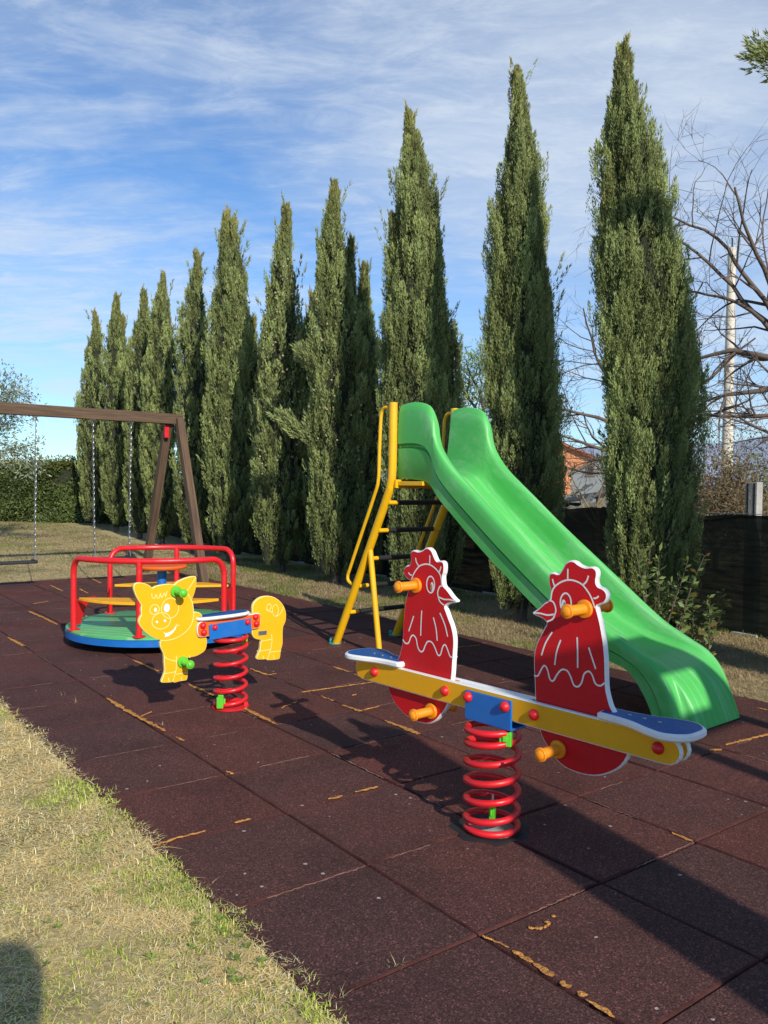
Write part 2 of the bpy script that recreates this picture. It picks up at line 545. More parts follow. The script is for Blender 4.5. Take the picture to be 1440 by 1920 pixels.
class MB:
    """collects geometry for ONE mesh object"""

    def __init__(s):
        s.v, s.f, s.m, s.sm = [], [], [], []

    def add(s, v, f, mi=0, smooth=True):
        o = len(s.v)
        s.v += [tuple(x) for x in v]
        for q in f:
            s.f.append(tuple(i + o for i in q))
            s.m.append(mi)
            s.sm.append(smooth)

    def box(s, c, size, mi=0, R=None, smooth=False):
        hx, hy, hz = (x / 2 for x in size)
        vs = [Vector((x, y, z)) for x in (-hx, hx) for y in (-hy, hy) for z in (-hz, hz)]
        if R is not None:
            vs = [R @ x for x in vs]
        c = Vector(c)
        s.add([x + c for x in vs], [(0, 1, 3, 2), (4, 6, 7, 5), (0, 4, 5, 1), (2, 3, 7, 6), (0, 2, 6, 4), (1, 5, 7, 3)], mi, smooth)

    def beam(s, a, b, w, h, mi=0, upv=Vector((0, 0, 1))):
        a, b = Vector(a), Vector(b)
        d = (b - a).normalized()
        y = upv.cross(d).normalized()
        z = d.cross(y)
        R = Matrix((d, y, z)).transposed()
        s.box((a + b) / 2, ((b - a).length, w, h), mi, R)

    def tube(s, pts, r, seg=10, closed=False, caps=True, mi=0):
        pts = [Vector(p) for p in pts]
        n = len(pts)
        rs = r if hasattr(r, '__len__') else [r] * n
        T = []
        for i in range(n):
            if closed:
                d = pts[(i + 1) % n] - pts[i - 1]
            else:
                d = pts[min(i + 1, n - 1)] - pts[max(i - 1, 0)]
            T.append(d.normalized() if d.length > 1e-9 else Vector((0, 0, 1)))
        u = Vector((0, 0, 1)) if abs(T[0].z) < .9 else Vector((1, 0, 0))
        u = (u - T[0] * u.dot(T[0])).normalized()
        vs = []
        for i in range(n):
            u = (u - T[i] * u.dot(T[i]))
            u = u.normalized() if u.length > 1e-6 else Vector((1, 0, 0))
            w = T[i].cross(u)
            for k in range(seg):
                a = 2 * pi * k / seg
                vs.append(pts[i] + (u * cos(a) + w * sin(a)) * rs[i])
        fs = []
        for i in range(n if closed else n - 1):
            j = (i + 1) % n
            for k in range(seg):
                l = (k + 1) % seg
                fs.append((i * seg + k, i * seg + l, j * seg + l, j * seg + k))
        if caps and not closed:
            fs.append(tuple(range(seg))[::-1])
            fs.append(tuple((n - 1) * seg + k for k in range(seg)))
        s.add(vs, fs, mi, True)

    def lathe(s, prof, org=(0, 0, 0), axis='z', seg=24, mi=0):
        """prof: list of (radius, along)"""
        org = Vector(org)
        vs = []
        for r, h in prof:
            for k in range(seg):
                a = 2 * pi * k / seg
                c_, s_ = r * cos(a), r * sin(a)
                p = {'z': (c_, s_, h), 'y': (c_, h, s_), 'x': (h, c_, s_)}[axis]
                vs.append(org + Vector(p))
        fs = []
        for i in range(len(prof) - 1):
            for k in range(seg):
                l = (k + 1) % seg
                fs.append((i * seg + k, i * seg + l, (i + 1) * seg + l, (i + 1) * seg + k))
        fs.append(tuple(range(seg)))
        fs.append(tuple((len(prof) - 1) * seg + k for k in range(seg)))
        s.add(vs, fs, mi, True)

    def build(s, name, mats, parent=None, recalc=True, auto=True):
        me = bpy.data.meshes.new(name)
        me.from_pydata(s.v, [], s.f)
        if not isinstance(mats, (list, tuple)):
            mats = [mats]
        for mm in mats:
            me.materials.append(mm)
        me.polygons.foreach_set('material_index', s.m)
        me.polygons.foreach_set('use_smooth', s.sm)
        if recalc:
            bm = bmesh.new()
            bm.from_mesh(me)
            bmesh.ops.recalc_face_normals(bm, faces=bm.faces)
            if auto:
                for e in bm.edges:
                    if len(e.link_faces) == 2 and e.calc_face_angle(0) > radians(42):
                        e.smooth = False
            bm.to_mesh(me)
            bm.free()
        me.update()
        o = bpy.data.objects.new(name, me)
        C.objects.link(o)
        if parent is not None:
            o.parent = parent
        return o


def bevel(o, w=.004, seg=2):
    md = o.modifiers.new('bevel', 'BEVEL')
    md.width = w
    md.segments = seg
    md.limit_method = 'ANGLE'
    md.angle_limit = radians(40)
    return o


def np_mesh(name, verts, nper, mats, parent=None, cols=None, smooth=False):
    """verts (n*nper,3): every nper verts are one face"""
    nv = len(verts)
    nf = nv // nper
    me = bpy.data.meshes.new(name)
    me.vertices.add(nv)
    me.loops.add(nv)
    me.polygons.add(nf)
    me.vertices.foreach_set('co', np.ascontiguousarray(verts, dtype=np.float32).ravel())
    me.loops.foreach_set('vertex_index', np.arange(nv, dtype=np.int32))
    me.polygons.foreach_set('loop_start', np.arange(0, nv, nper, dtype=np.int32))
    if cols is not None:
        ca = me.color_attributes.new('Col', 'FLOAT_COLOR', 'POINT')
        c4 = np.ones((nv, 4), np.float32)
        c4[:, :3] = cols
        ca.data.foreach_set('color', c4.ravel())
    me.update(calc_edges=True)
    me.validate()
    if not isinstance(mats, (list, tuple)):
        mats = [mats]
    for mm in mats:
        me.materials.append(mm)
    o = bpy.data.objects.new(name, me)
    C.objects.link(o)
    if parent is not None:
        o.parent = parent
    return o


def catmull(pts, n=4, closed=False):
    P = [Vector(p) for p in pts]
    k = len(P)
    o = []
    for i in range(k if closed else k - 1):
        if closed:
            a, b_, c, d = P[i - 1], P[i], P[(i + 1) % k], P[(i + 2) % k]
        else:
            a, b_, c, d = P[max(i - 1, 0)], P[i], P[i + 1], P[min(i + 2, k - 1)]
        for j in range(n):
            t_ = j / n
            o.append(.5 * ((2 * b_) + (c - a) * t_ + (2 * a - 5 * b_ + 4 * c - d) * t_ ** 2 + (3 * b_ - a - 3 * c + d) * t_ ** 3))
    if not closed:
        o.append(P[-1])
    return o


def offset_poly(pts, d):
    n = len(pts)
    area = sum(pts[i][0] * pts[(i + 1) % n][1] - pts[(i + 1) % n][0] * pts[i][1] for i in range(n))
    sg = 1 if area > 0 else -1
    o = []
    for i in range(n):
        a, b_, c = pts[i - 1], pts[i], pts[(i + 1) % n]
        n1 = Vector((-(b_[1] - a[1]), b_[0] - a[0]))
        n2 = Vector((-(c[1] - b_[1]), c[0] - b_[0]))
        if n1.length: n1.normalize()
        if n2.length: n2.normalize()
        nn = n1 + n2
        nn = nn.normalized() if nn.length > 1e-6 else n1
        o.append((b_[0] + nn.x * d * sg, b_[1] + nn.y * d * sg))
    return o


def panel(mb, outline, y0, y1, rim=.004, cham=.003, mi_face=0, mi_edge=1):
    """flat board in the xz plane between y0 and y1, coloured faces with a pale routed edge"""
    out = [(p[0], p[1]) for p in outline]
    inn = offset_poly(out, rim)
    n = len(out)
    rings = [(inn, y0), (out, y0 + cham), (out, y1 - cham), (inn, y1)]
    vs = [(x, y, z) for ring, y in rings for x, z in ring]
    fs = [(r * n + i, r * n + (i + 1) % n, (r + 1) * n + (i + 1) % n, (r + 1) * n + i) for r in range(3) for i in range(n)]
    mb.add(vs, fs, mi_edge, False)
    for ring, y in ((inn, y0), (inn, y1)):
        from mathutils.geometry import tessellate_polygon
        tri = tessellate_polygon([[Vector((x, z, 0)) for x, z in ring]])
        mb.add([(x, y, z) for x, z in ring], [tuple(q) for q in tri], mi_face, False)


def stroke(mb, pts, y, w, mi=1, smooth=True, closed=False):
    """engraved line: thin ribbon lying on the board face"""
    P = catmull([(p[0], p[1], 0) for p in pts], 5, closed) if smooth and len(pts) > 2 else [Vector((p[0], p[1], 0)) for p in pts]
    n = len(P)
    vs, fs = [], []
    for i in range(n):
        d = (P[(i + 1) % n] - P[i - 1]) if closed else (P[min(i + 1, n - 1)] - P[max(i - 1, 0)])
        d.normalize()
        nn = Vector((-d.y, d.x, 0)) * w / 2
        for q in (P[i] + nn, P[i] - nn):
            vs.append((q.x, y, q.y))
    for i in range(n if closed else n - 1):
        j = (i + 1) % n
        fs.append((2 * i, 2 * i + 1, 2 * j + 1, 2 * j))
    mb.add(vs, fs, mi, False)


def disc_patch(mb, cx, cz, rx, rz, y, mi=1, seg=20):
    vs = [(cx + rx * cos(2 * pi * k / seg), y, cz + rz * sin(2 * pi * k / seg)) for k in range(seg)]
    mb.add(vs, [tuple(range(seg))], mi, False)


def ell(cx, cz, rx, rz, n=20):
    return [(cx + rx * cos(2 * pi * k / n), cz + rz * sin(2 * pi * k / n)) for k in range(n)]


def handle(name, org, sgn, material, parent, ln=.105, r=.0155):
    """grip standing out of a board along local y: flange, ribbed grip, end knob"""
    mb = MB()
    pr = [(.001, 0), (.028, 0), (.0295, .002), (.0295, .009), (.028, .011), (.0165, .0125)]
    k = 9
    a0, a1 = .018, ln - .016
    for i in range(k):
        h = a0 + (a1 - a0) * i / k
        st = (a1 - a0) / k
        pr += [(r, h), (r * 1.13, h + st * .3), (r * 1.13, h + st * .6), (r, h + st * .9)]
    pr += [(r, a1), (.0215, a1 + .001), (.0228, a1 + .003), (.0228, a1 + .008), (.0215, a1 + .010), (.0155, a1 + .011), (.0145, ln + .001), (.010, ln + .004), (.001, ln + .005)]
    mb.lathe([(rr, sgn * h) for rr, h in pr], org, 'y', 18)
    return mb.build(name, material, parent)


def bolt_cap(org, sgn, parent, r=.017, material=None):
    mb = MB()
    pr = [(r * 1.1, 0), (r * 1.12, .003), (r, .006)] + [(r * cos(a), .006 + r * .75 * sin(a)) for a in (.3, .65, 1.0, 1.3, 1.52)]
    mb.lathe([(rr, sgn * h) for rr, h in pr], org, 'y', 16)
    return mb.build('bolt_cap', material or M['red'], parent)


def coil(name, z0, z1, turns, R, r, parent, phase=0, material=None, tilt=(0, 0)):
    pts = []
    n = int(turns * 28)
    for i in range(n + 1):
        f = i / n
        # closed end turns top and bottom
        e = .12
        if f < e:
            g_ = .55 * f * (f / e) * .6
        else:
            lo, hi = .55 * e * .6, 1
            f2 = (f - e) / (1 - e)
            g_ = lo + (hi - lo) * (f2 * 1.09 if f2 < .86 else .9374 + (f2 - .86) * .447)
        a = phase + 2 * pi * turns * f
        z = z0 + (z1 - z0) * g_
        pts.append((R * cos(a) + tilt[0] * g_, R * sin(a) + tilt[1] * g_, z))
    mb = MB()
    mb.tube(pts, r, 12)
    return mb.build(name, material or M['red'], parent)


def clamp(org, size, rz, parent):
    mb = MB()
    R = Matrix.Rotation(rz, 3, 'Z')
    mb.box(org, size, 0, R)
    mb.box(Vector(org) + R @ Vector((0, -size[1] * .62, size[2] * .1)), (size[0] * .4, size[1] * .3, size[2] * .45), 0, R)
    mb.box(Vector(org) + R @ Vector((size[0] * .3, 0, size[2] * .5)), (size[0] * .35, size[1] * .8, size[2] * .25), 0, R)
    return bevel(mb.build('spring_clamp', M['lime'], parent), .003)


# ------------------------------------------------------------------ ground
P1, Q0, Q1 = 7 * TS, -12 * TS, 17 * TS


def gheight(p, q):
    z = -.006
    if q > 8.4:
        z += .029 * min(q - 8.4, 14) * min(1, (q - 8.4) / 2)
    if p > 3.6 and q <= 10:
        z += min(.05, (p - 3.6) * .03)
    return z


def build_ground():
    ps = [-3000, -600, -150, -60, -30, -18] + [x * 1.0 for x in range(-12, 0)] + [-.6, -.3, -.12, 0, .012, 1.2, 2.4, P1 - .012, P1] + [3.7, 3.9, 4.2, 4.6, 5, 5.6, 6.5, 8, 10, 14, 20, 30, 60, 150, 600, 3000]
    qs = [-3000, -600, -150, -40, -15, -10, Q0, Q0 + .01, -4, -3, -2, -1, 0, 1, 2, 3, 4, 5, 6, 7, 8, Q1 - .012, Q1] + [9 + .7 * k for k in range(22)] + [26, 30, 40, 60, 150, 600, 3000]
    vs, fs = [], []
    for q in qs:
        for p in ps:
            x, y = W(p, q)
            if .005 < p < P1 - .005 and Q0 + .005 < q < Q1 - .005:
                z = -.045
            else:
                z = gheight(p, q)
                if p < -.01 and p > -8 and q < 12:
                    z += .012 * sin(p * 2.1 + q) + .01 * sin(q * 1.7 - p)- .004
            vs.append((x, y, z))
    w = len(ps)
    for j in range(len(qs) - 1):
        for i in range(w - 1):
            fs.append((j * w + i, j * w + i + 1, (j + 1) * w + i + 1, (j + 1) * w + i))
    mb = MB()
    mb.add(vs, fs)
    tag(mb.build('ground', M['soil']), kind='structure')


build_ground()

mb = MB()
rr = random.Random(5)
for j in range(-12, 17):
    for i in range(7):
        g_ = .0035
        p0, p1, q0, q1 = i * TS + g_, (i + 1) * TS - g_, j * TS + g_, (j + 1) * TS - g_
        jp, jq = rr.uniform(-.0025, .0025), rr.uniform(-.0025, .0025)
        p0 += jp; p1 += jp; q0 += jq; q1 += jq
        base = rr.uniform(-.0018, .0018)
        tp_, tq_ = rr.uniform(-.004, .004), rr.uniform(-.004, .004)

        def zz(p, q):
            return base + tp_ * (p - (p0 + p1) / 2) + tq_ * (q - (q0 + q1) / 2)
        c_ = .0055
        ring = [(p0, q0), (p1, q0), (p1, q1), (p0, q1)]
        inn = [(p0 + c_, q0 + c_), (p1 - c_, q0 + c_), (p1 - c_, q1 - c_), (p0 + c_, q1 - c_)]
        mid = [(p0 + c_ * .3, q0 + c_ * .3), (p1 - c_ * .3, q0 + c_ * .3), (p1 - c_ * .3, q1 - c_ * .3), (p0 + c_ * .3, q1 - c_ * .3)]
        vs = [(*W(*a), -.05) for a in ring] + [(*W(*a), zz(*a) - .006) for a in ring] + [(*W(*a), zz(*a) - .0018) for a in mid] + [(*W(*a), zz(*a)) for a in inn]
        fs = [(8 + 4, 9 + 4, 10 + 4, 11 + 4)]
        for r_ in range(3):
            for k in range(4):
                fs.append((r_ * 4 + k, r_ * 4 + (k + 1) % 4, (r_ + 1) * 4 + (k + 1) % 4, (r_ + 1) * 4 + k))
        mb.add(vs, fs, 0, False)
        for k in range(1, 13):
            if 5 <= k <= 12:
                mb.m[-13 + k] = 1
tag(mb.build('rubber_paving', [M['rubber'], M['edge']], recalc=False), kind='structure')

# dried orange glue squeezed out of the joints, and pale dust lying in them
GL = [((200, 1310), (232, 1330), .026), ((232, 1330), (272, 1352), .03), ((268, 1350), (310, 1372), .022), ((262, 1345), (284, 1336), .016), ((330, 1383), (345, 1391), .014),
      ((424, 1447), (438, 1453), .02), ((285, 1588), (330, 1574), .016), ((330, 1574), (384, 1560), .014), ((440, 1545), (470, 1537), .016), ((615, 1500), (642, 1494), .014), ((666, 1487), (708, 1477), .012),
      ((905, 1757), (955, 1780), .008), ((962, 1785), (1000, 1808), .022), ((1000, 1808), (1036, 1834), .026), ((1050, 1842), (1068, 1855), .016), ((1084, 1862), (1096, 1872), .018), ((1100, 1876), (1155, 1910), .014),
      ((250, 1238), (298, 1260), .026), ((355, 1284), (402, 1306), .024), ((458, 1329), (520, 1360), .026), ((470, 1255), (500, 1266), .022), ((500, 1267), (518, 1264), .014),
      ((565, 1299), (610, 1293), .022), ((600, 1294), (700, 1280), .016), ((625, 1251), (655, 1261), .018), ((665, 1265), (702, 1279), .022),
      ((601, 1306), (625, 1315), .014), ((642, 1323), (678, 1335), .024), ((672, 1335), (712, 1325), .012), ((722, 1352), (765, 1369), .026), ((762, 1367), (786, 1378), .03),
      ((1330, 1408), (1352, 1406), .03), ((1360, 1398), (1440, 1378), .022), ((1260, 1563), (1300, 1580), .016), ((1420, 1328), (1440, 1333), .02),
      ((15, 1196), (45, 1212), .026), ((55, 1147), (80, 1158), .026), ((80, 1158), (108, 1172), .026), ((62, 1133), (90, 1128), .012), ((150, 1105), (165, 1113), .024), ((95, 1098), (118, 1109), .02), ((160, 1155), (182, 1166), .024),
      ((165, 1082), (190, 1094), .024), ((845, 1216), (900, 1210), .016)]
mb = MB()
gr_ = random.Random(3)


def blob_ribbon(a, b_, w, z=.004, raised=.004):
    a, b_ = Vector((*a, 0)), Vector((*b_, 0))
    n = max(6, int((b_ - a).length / .010))
    d = (b_ - a).normalized()
    nn = Vector((-d.y, d.x, 0))
    vs, fs = [], []
    wk = .35
    for i in range(n + 1):
        f = i / n
        wk = .55 * wk + .45 * gr_.uniform(.0, .85)
        ww = w * max(.06, wk) * (.3 if i in (0, n) else 1)
        c = a + (b_ - a) * f + nn * gr_.uniform(-.004, .004)
        vs += [c + nn * ww + Vector((0, 0, z)), c + Vector((0, 0, z + raised * gr_.uniform(.2, 1))), c - nn * ww + Vector((0, 0, z))]
    for i in range(n):
        fs += [(3 * i, 3 * i + 1, 3 * i + 4, 3 * i + 3), (3 * i + 1, 3 * i + 2, 3 * i + 5, 3 * i + 4)]
    return vs, fs


for a, b_, w in GL:
    mb.add(*blob_ribbon(gz(*a), gz(*b_), w), 0, False)
for pts in ([(990, 1741), (1003, 1744), (1018, 1742), (1029, 1736), (1026, 1730)], [(1036, 1722), (1040, 1720)], [(528, 1330), (534, 1325), (545, 1322)], [(548, 1320), (558, 1316)], [(660, 1305), (668, 1303)]):
    for a, b_ in zip(pts, pts[1:]):
        mb.add(*blob_ribbon(gz(*a), gz(*b_), .014), 0, False)
tag(mb.build('joint_glue', M['glue'], recalc=False), kind='structure')
mb = MB()
for j in range(-4, 18):
    for i in range(0, 7):
        k = gr_.random()
        if k < .5:
            f0 = gr_.uniform(0, .5); f1 = gr_.uniform(f0 + .2, 1)
            a, b_ = W((i + f0) * TS, j * TS), W((i + f1) * TS, j * TS)
            mb.add(*blob_ribbon(a, b_, gr_.uniform(.003, .008), -.001, .002), 0, False)
        if gr_.random() < .3:
            f0 = gr_.uniform(0, .6); f1 = gr_.uniform(f0 + .1, 1)
            a, b_ = W(i * TS, (j + f0) * TS), W(i * TS, (j + f1) * TS)
            mb.add(*blob_ribbon(a, b_, gr_.uniform(.003, .009), .0005, .002), 0, False)
tag(mb.build('joint_dust', M['dust'], recalc=False), kind='structure')


# ------------------------------------------------------------------ grass
def blades(name, pos, length, width, tilt, az, cols, bend, kind='stuff'):
    """pos (n,3); every blade = 2 triangles-ish quad + tip, as two quads"""
    n = len(pos)
    d = np.stack([np.cos(az), np.sin(az), np.zeros(n)], 1)
    sd = np.stack([-np.sin(az), np.cos(az), np.zeros(n)], 1)
    upz = np.array([0, 0, 1.])
    t1 = np.sin(tilt)[:, None] * d + np.cos(tilt)[:, None] * upz
    tl2 = np.minimum(tilt + bend, 1.62)
    t2 = np.sin(tl2)[:, None] * d + np.cos(tl2)[:, None] * upz
    Lh = (length * .5)[:, None]
    m_ = pos + t1 * Lh
    e_ = m_ + t2 * Lh
    w = width[:, None] * sd * .5
    q1 = np.stack([pos - w, pos + w, m_ + w * .8, m_ - w * .8], 1)
    q2 = np.stack([m_ - w * .8, m_ + w * .8, e_ + w * .12, e_ - w * .12], 1)
    v = np.concatenate([q1, q2], 1).reshape(-1, 3)
    c = np.repeat(cols, 8, axis=0)
    o = np_mesh(name, v, 4, M['grass'], None, c)
    return tag(o, kind=kind)


def vnoise(x, y, s, seed=0):
    """cheap smooth value noise, vectorised"""
    x = x / s + seed * 17.3
    y = y / s - seed * 9.1
    xi, yi = np.floor(x), np.floor(y)
    fx, fy = x - xi, y - yi
    fx, fy = fx * fx * (3 - 2 * fx), fy * fy * (3 - 2 * fy)

    def h(a, b_):
        v = np.sin(a * 127.1 + b_ * 311.7 + seed * 74.7) * 43758.5453
        return v - np.floor(v)
    return (h(xi, yi) * (1 - fx) + h(xi + 1, yi) * fx) * (1 - fy) + (h(xi, yi + 1) * (1 - fx) + h(xi + 1, yi + 1) * fx) * fy


def lawn():
    n = 900000
    p = -RNG.random(n) ** 1.15 * 4.2 + .02
    q = -1.6 + RNG.random(n) * 9.5
    creep = vnoise(q, q * .0, .16, 21) * .6 + vnoise(q, q * .0, .05, 22) * .4
    p = p + .075 * np.clip(creep - .35, 0, 1) * np.exp(p / .12)
    x = OX + p * cos(TA) - q * sin(TA)
    y = OY + p * sin(TA) + q * cos(TA)
    dist = np.hypot(x, y)
    vis = (y > 1.2) & (x / y > -.62) & (x / y < .3)
    keep = vis & (RNG.random(n) < np.minimum(1, (2.6 / dist) ** 1.5))
    p, q, x, y, dist = p[keep], q[keep], x[keep], y[keep], dist[keep]
    n = len(p)
    g1 = vnoise(x, y, .45, 1) * .4 + vnoise(x, y, .17, 2) * .35 + vnoise(x, y, .06, 3) * .25
    edge = np.exp(-np.abs(p + .1) / .16)
    green = np.clip((g1 - .55) * 4 + edge * .62 * (vnoise(x, y, .22, 12) > .42) + .13, 0, 1)
    bare = vnoise(x, y, .28, 5)
    isg = RNG.random(n) < green * .62
    k2 = (bare < .74) | isg | (RNG.random(n) < .6)
    # the fringe leans over the paving edge
    st = np.array([.98, .80, .38]); st2 = np.array([.86, .66, .28]); st3 = np.array([1.0, .92, .58])
    u = RNG.random(n)[:, None]
    v_ = RNG.random(n)[:, None]
    straw = st2 * (1 - u) + st * u
    straw = np.where(v_ > .8, st3, straw)
    gA, gB = np.array([.36, .44, .06]), np.array([.64, .70, .16])
    gcol = gA * (1 - u) + gB * u
    cols = np.where(isg[:, None], gcol, straw) * (.80 + .26 * RNG.random(n))[:, None]
    sc = np.clip(dist / 2.6, .9, 2.2)
    length = np.where(isg, .008 + .013 * RNG.random(n), .010 + .020 * RNG.random(n) ** 1.5) * np.sqrt(sc) * (1 + edge * .35)
    width = np.where(isg, .0025 + .002 * RNG.random(n), .0013 + .0013 * RNG.random(n)) * sc
    tilt = np.where(isg, .3 + RNG.random(n) * 1.1, 1.22 + .34 * RNG.random(n))
    tilt = np.where((RNG.random(n) < .04), RNG.random(n) * .8, tilt)
    strand = (~isg) & (RNG.random(n) < .05)
    length = np.where(strand, .04 + .045 * RNG.random(n), length)
    tilt = np.where(strand, 1.35 + .2 * RNG.random(n), tilt)
    az = RNG.random(n) * 2 * pi
    z = -.006 + .012 * np.sin(p * 2.1 + q) * (p < -.01) + .01 * np.sin(q * 1.7 - p) * (p < -.01)
    z = z + np.where(isg, 0, RNG.random(n) * .012) - .004
    z = np.where(p > -.05, np.maximum(z, -.004), z)
    pos = np.stack([x, y, z], 1)
    s = k2
    blades('dry_grass', pos[s], length[s], width[s], tilt[s], az[s], cols[s], (.2 + .5 * RNG.random(n))[s])
    # broad-leaved weeds in the turf, thickest along the paving edge
    m_ = 700
    wp = -RNG.random(m_) ** 2.2 * 1.8 - .02
    wq = -1.2 + RNG.random(m_) * 5.5
    wx = OX + wp * cos(TA) - wq * sin(TA)
    wy = OY + wp * sin(TA) + wq * cos(TA)
    keep = (vnoise(wx, wy, .3, 9) > .60)
    wx, wy = wx[keep], wy[keep]
    V, Cc = [], []
    for cx, cy in zip(wx, wy):
        k = RNG.integers(5, 10)
        s_ = .006 + .010 * RNG.random()
        base = np.array([.20, .28, .05]) * (.75 + .6 * RNG.random())
        for a in range(k):
            an = a * 2.4 + RNG.random()
            d = np.array([cos(an), sin(an), 0]); sd = np.array([-sin(an), cos(an), 0])
            el = .25 + .5 * RNG.random()
            d = d * cos(el) + np.array([0, 0, sin(el)])
            o = np.array([cx, cy, .004]) + d * s_ * .3 * RNG.random()
            V += [o, o + d * s_ * .6 + sd * s_ * .28, o + d * s_ * 1.1, o + d * s_ * .6 - sd * s_ * .28]
            cc = base * (.8 + .4 * RNG.random())
            Cc += [cc] * 4
    tag(np_mesh('ground_weeds', np.array(V), 4, M['grass'], None, np.array(Cc)), kind='stuff')


lawn()


def back_turf():
    n = 330000
    a = RNG.random(n) < .45
    p = np.where(a, P1 + RNG.random(n) * 1.7, -9 + RNG.random(n) * 13.5)
    q = np.where(a, -1.5 + RNG.random(n) * 11, Q1 + RNG.random(n) * 13)
    x = OX + p * cos(TA) - q * sin(TA)
    y = OY + p * sin(TA) + q * cos(TA)
    dist = np.hypot(x, y)
    keep = (y > 3) & (np.abs(x / y) < .56)
    p, q, x, y, dist = p[keep], q[keep], x[keep], y[keep], dist[keep]
    n = len(p)
    z = np.array([gheight(a_, b_) for a_, b_ in zip(p, q)])
    g = vnoise(x, y, .6, 3) * .6 + vnoise(x, y, .2, 4) * .4
    isg = RNG.random(n) < np.clip((g - .52) * 3, 0, .7)
    u = RNG.random(n)[:, None]
    straw = np.array([.30, .22, .12]) * (1 - u) + np.array([.52, .42, .23]) * u
    gc = np.array([.13, .17, .035]) * (1 - u) + np.array([.24, .29, .07]) * u
    cols = np.where(isg[:, None], gc, straw)
    leaf = RNG.random(n) < .10                                   # fallen leaves
    cols = np.where(leaf[:, None], np.array([.36, .22, .12]) * (1 - u) + np.array([.55, .42, .28]) * u, cols)
    length = np.where(leaf, .03, .018 + .036 * RNG.random(n))
    width = np.where(leaf, .022, .0028 + .003 * RNG.random(n)) * np.clip(dist / 9, .6, 1.8)
    tilt = np.where(leaf, 1.35, np.where(isg, RNG.random(n) * .9, .6 + .9 * RNG.random(n)))
    pos = np.stack([x, y, z + .004], 1)
    blades('turf_and_leaf_litter', pos, length, width, tilt, RNG.random(n) * 2 * pi, cols, .1 + .5 * RNG.random(n))


back_turf()

# a few dry grass tufts rooted in the paving joints are part of the lawn stuff too
jt = [(745, 1808), (640, 1868), (620, 1880), (137, 1428 - 22), (300, 1470 - 110), (215, 1480), (1440 - 700, 1812), (135, 1414), (88, 1369), (140, 1316), (230, 1130), (118, 1303)]
P_, n = [], 0
for u, v in jt:
    x, y = gz(u, v)
    for k in range(9):
        P_.append((x + random.gauss(0, .012), y + random.gauss(0, .012), 0))
P_ = np.array(P_)
n = len(P_)
blades('joint_grass', P_, .012 + .022 * RNG.random(n), np.full(n, .0022), .3 + 1.0 * RNG.random(n), RNG.random(n) * 6.3,
       np.array([.48, .40, .22]) * (.6 + .6 * RNG.random(n))[:, None], .4 * RNG.random(n))

# ------------------------------------------------------------------ rooster spring seesaw
ROO = [(.189, .517), (.186, .562), (.182, .619), (.183, .653), (.193, .689), (.21, .72), (.223, .744), (.231, .761), (.212, .774), (.18, .781), (.174, .789), (.194, .802), (.222, .826), (.241, .840), (.245, .871), (.239, .887), (.237, .909), (.242, .925), (.257, .93), (.278, .928), (.291, .944), (.304, .964), (.323, .974), (.34, .972), (.356, .963), (.379, .957), (.404, .96), (.42, .952), (.424, .936), (.421, .917), (.427, .902), (.446, .896), (.459, .884), (.461, .868), (.452, .852), (.435, .844), (.424, .837), (.429, .82), (.439, .789), (.449, .748), (.456, .707), (.46, .666), (.462, .624), (.465, .587), (.472, .562), (.481, .538), (.497, .515), (.519, .478), (.537, .44), (.546, .417), (.544, .4), (.533, .378), (.509, .35), (.468, .323), (.425, .306), (.368, .299), (.315, .304), (.274, .324), (.246, .353), (.224, .377), (.21, .405), (.198, .451)]
ROOLINES = [[(.249, .838), (.255, .871), (.275, .893), (.305, .908), (.335, .911), (.367, .902), (.39, .882), (.406, .86), (.418, .832)],
            [(.243, .837), (.259, .833), (.269, .814), (.268, .798), (.257, .777), (.235, .766)],
            [(.178, .788), (.208, .790), (.236, .788), (.266, .794)],
            [(.314, .946), (.314, .913)], [(.392, .931), (.386, .914), (.374, .901)], [(.431, .871), (.422, .864), (.412, .862)], [(.254, .908), (.258, .897), (.263, .886)],
            [(.257, .735), (.231, .695), (.215, .652)], [(.291, .714), (.276, .674), (.269, .629)], [(.354, .732), (.357, .681), (.358, .635)], [(.398, .706), (.412, .673), (.425, .643)],
            [(.186, .579), (.202, .582), (.214, .603), (.227, .620), (.24, .610), (.251, .580), (.265, .577), (.281, .602), (.298, .619), (.318, .619), (.331, .604), (.345, .578), (.361, .576), (.374, .591), (.383, .62), (.399, .631), (.412, .623), (.425, .598), (.443, .594), (.458, .606)]]
see = thing('spring_seesaw', 'two-seat spring seesaw with red rooster boards on a yellow beam and red coil spring', 'spring seesaw', (.391, 2.880, 0), -.848)
for sx in (1, -1):
    mb = MB()
    out_ = [(p.x * sx, p.y) for p in catmull([(a, b_, 0) for a, b_ in ROO], 3, True)]
    panel(mb, out_, -.011, .011, .005, .004)
    for y in (-.0118, .0118):
        for l in ROOLINES:
            stroke(mb, [(a * sx, b_) for a, b_ in l], y, .0055)
        stroke(mb, [(a * sx, b_) for a, b_ in ell(.308, .836, .021, .031)], y, .0055, closed=True)
        disc_patch(mb, .300 * sx, .828, .009, .018, y * 1.0, 1)
        disc_patch(mb, .304 * sx, .825, .0055, .013, y * 1.02, 2)
    rp_ = mb.build('rooster_board', [M['red_board'], M['white'], M['steel']], see, recalc=False)
    tag(rp_, 'red rooster shaped board facing ' + ('left' if sx > 0 else 'right'))
    for sy in (-1, 1):
        handle('handle', (.383 * sx if sx > 0 else -.313 - .07, sy * .012, .826), sy, M['orange'], rp_)
        handle('handle', (.292 * sx, sy * .012, .360), sy, M['orange'], rp_)


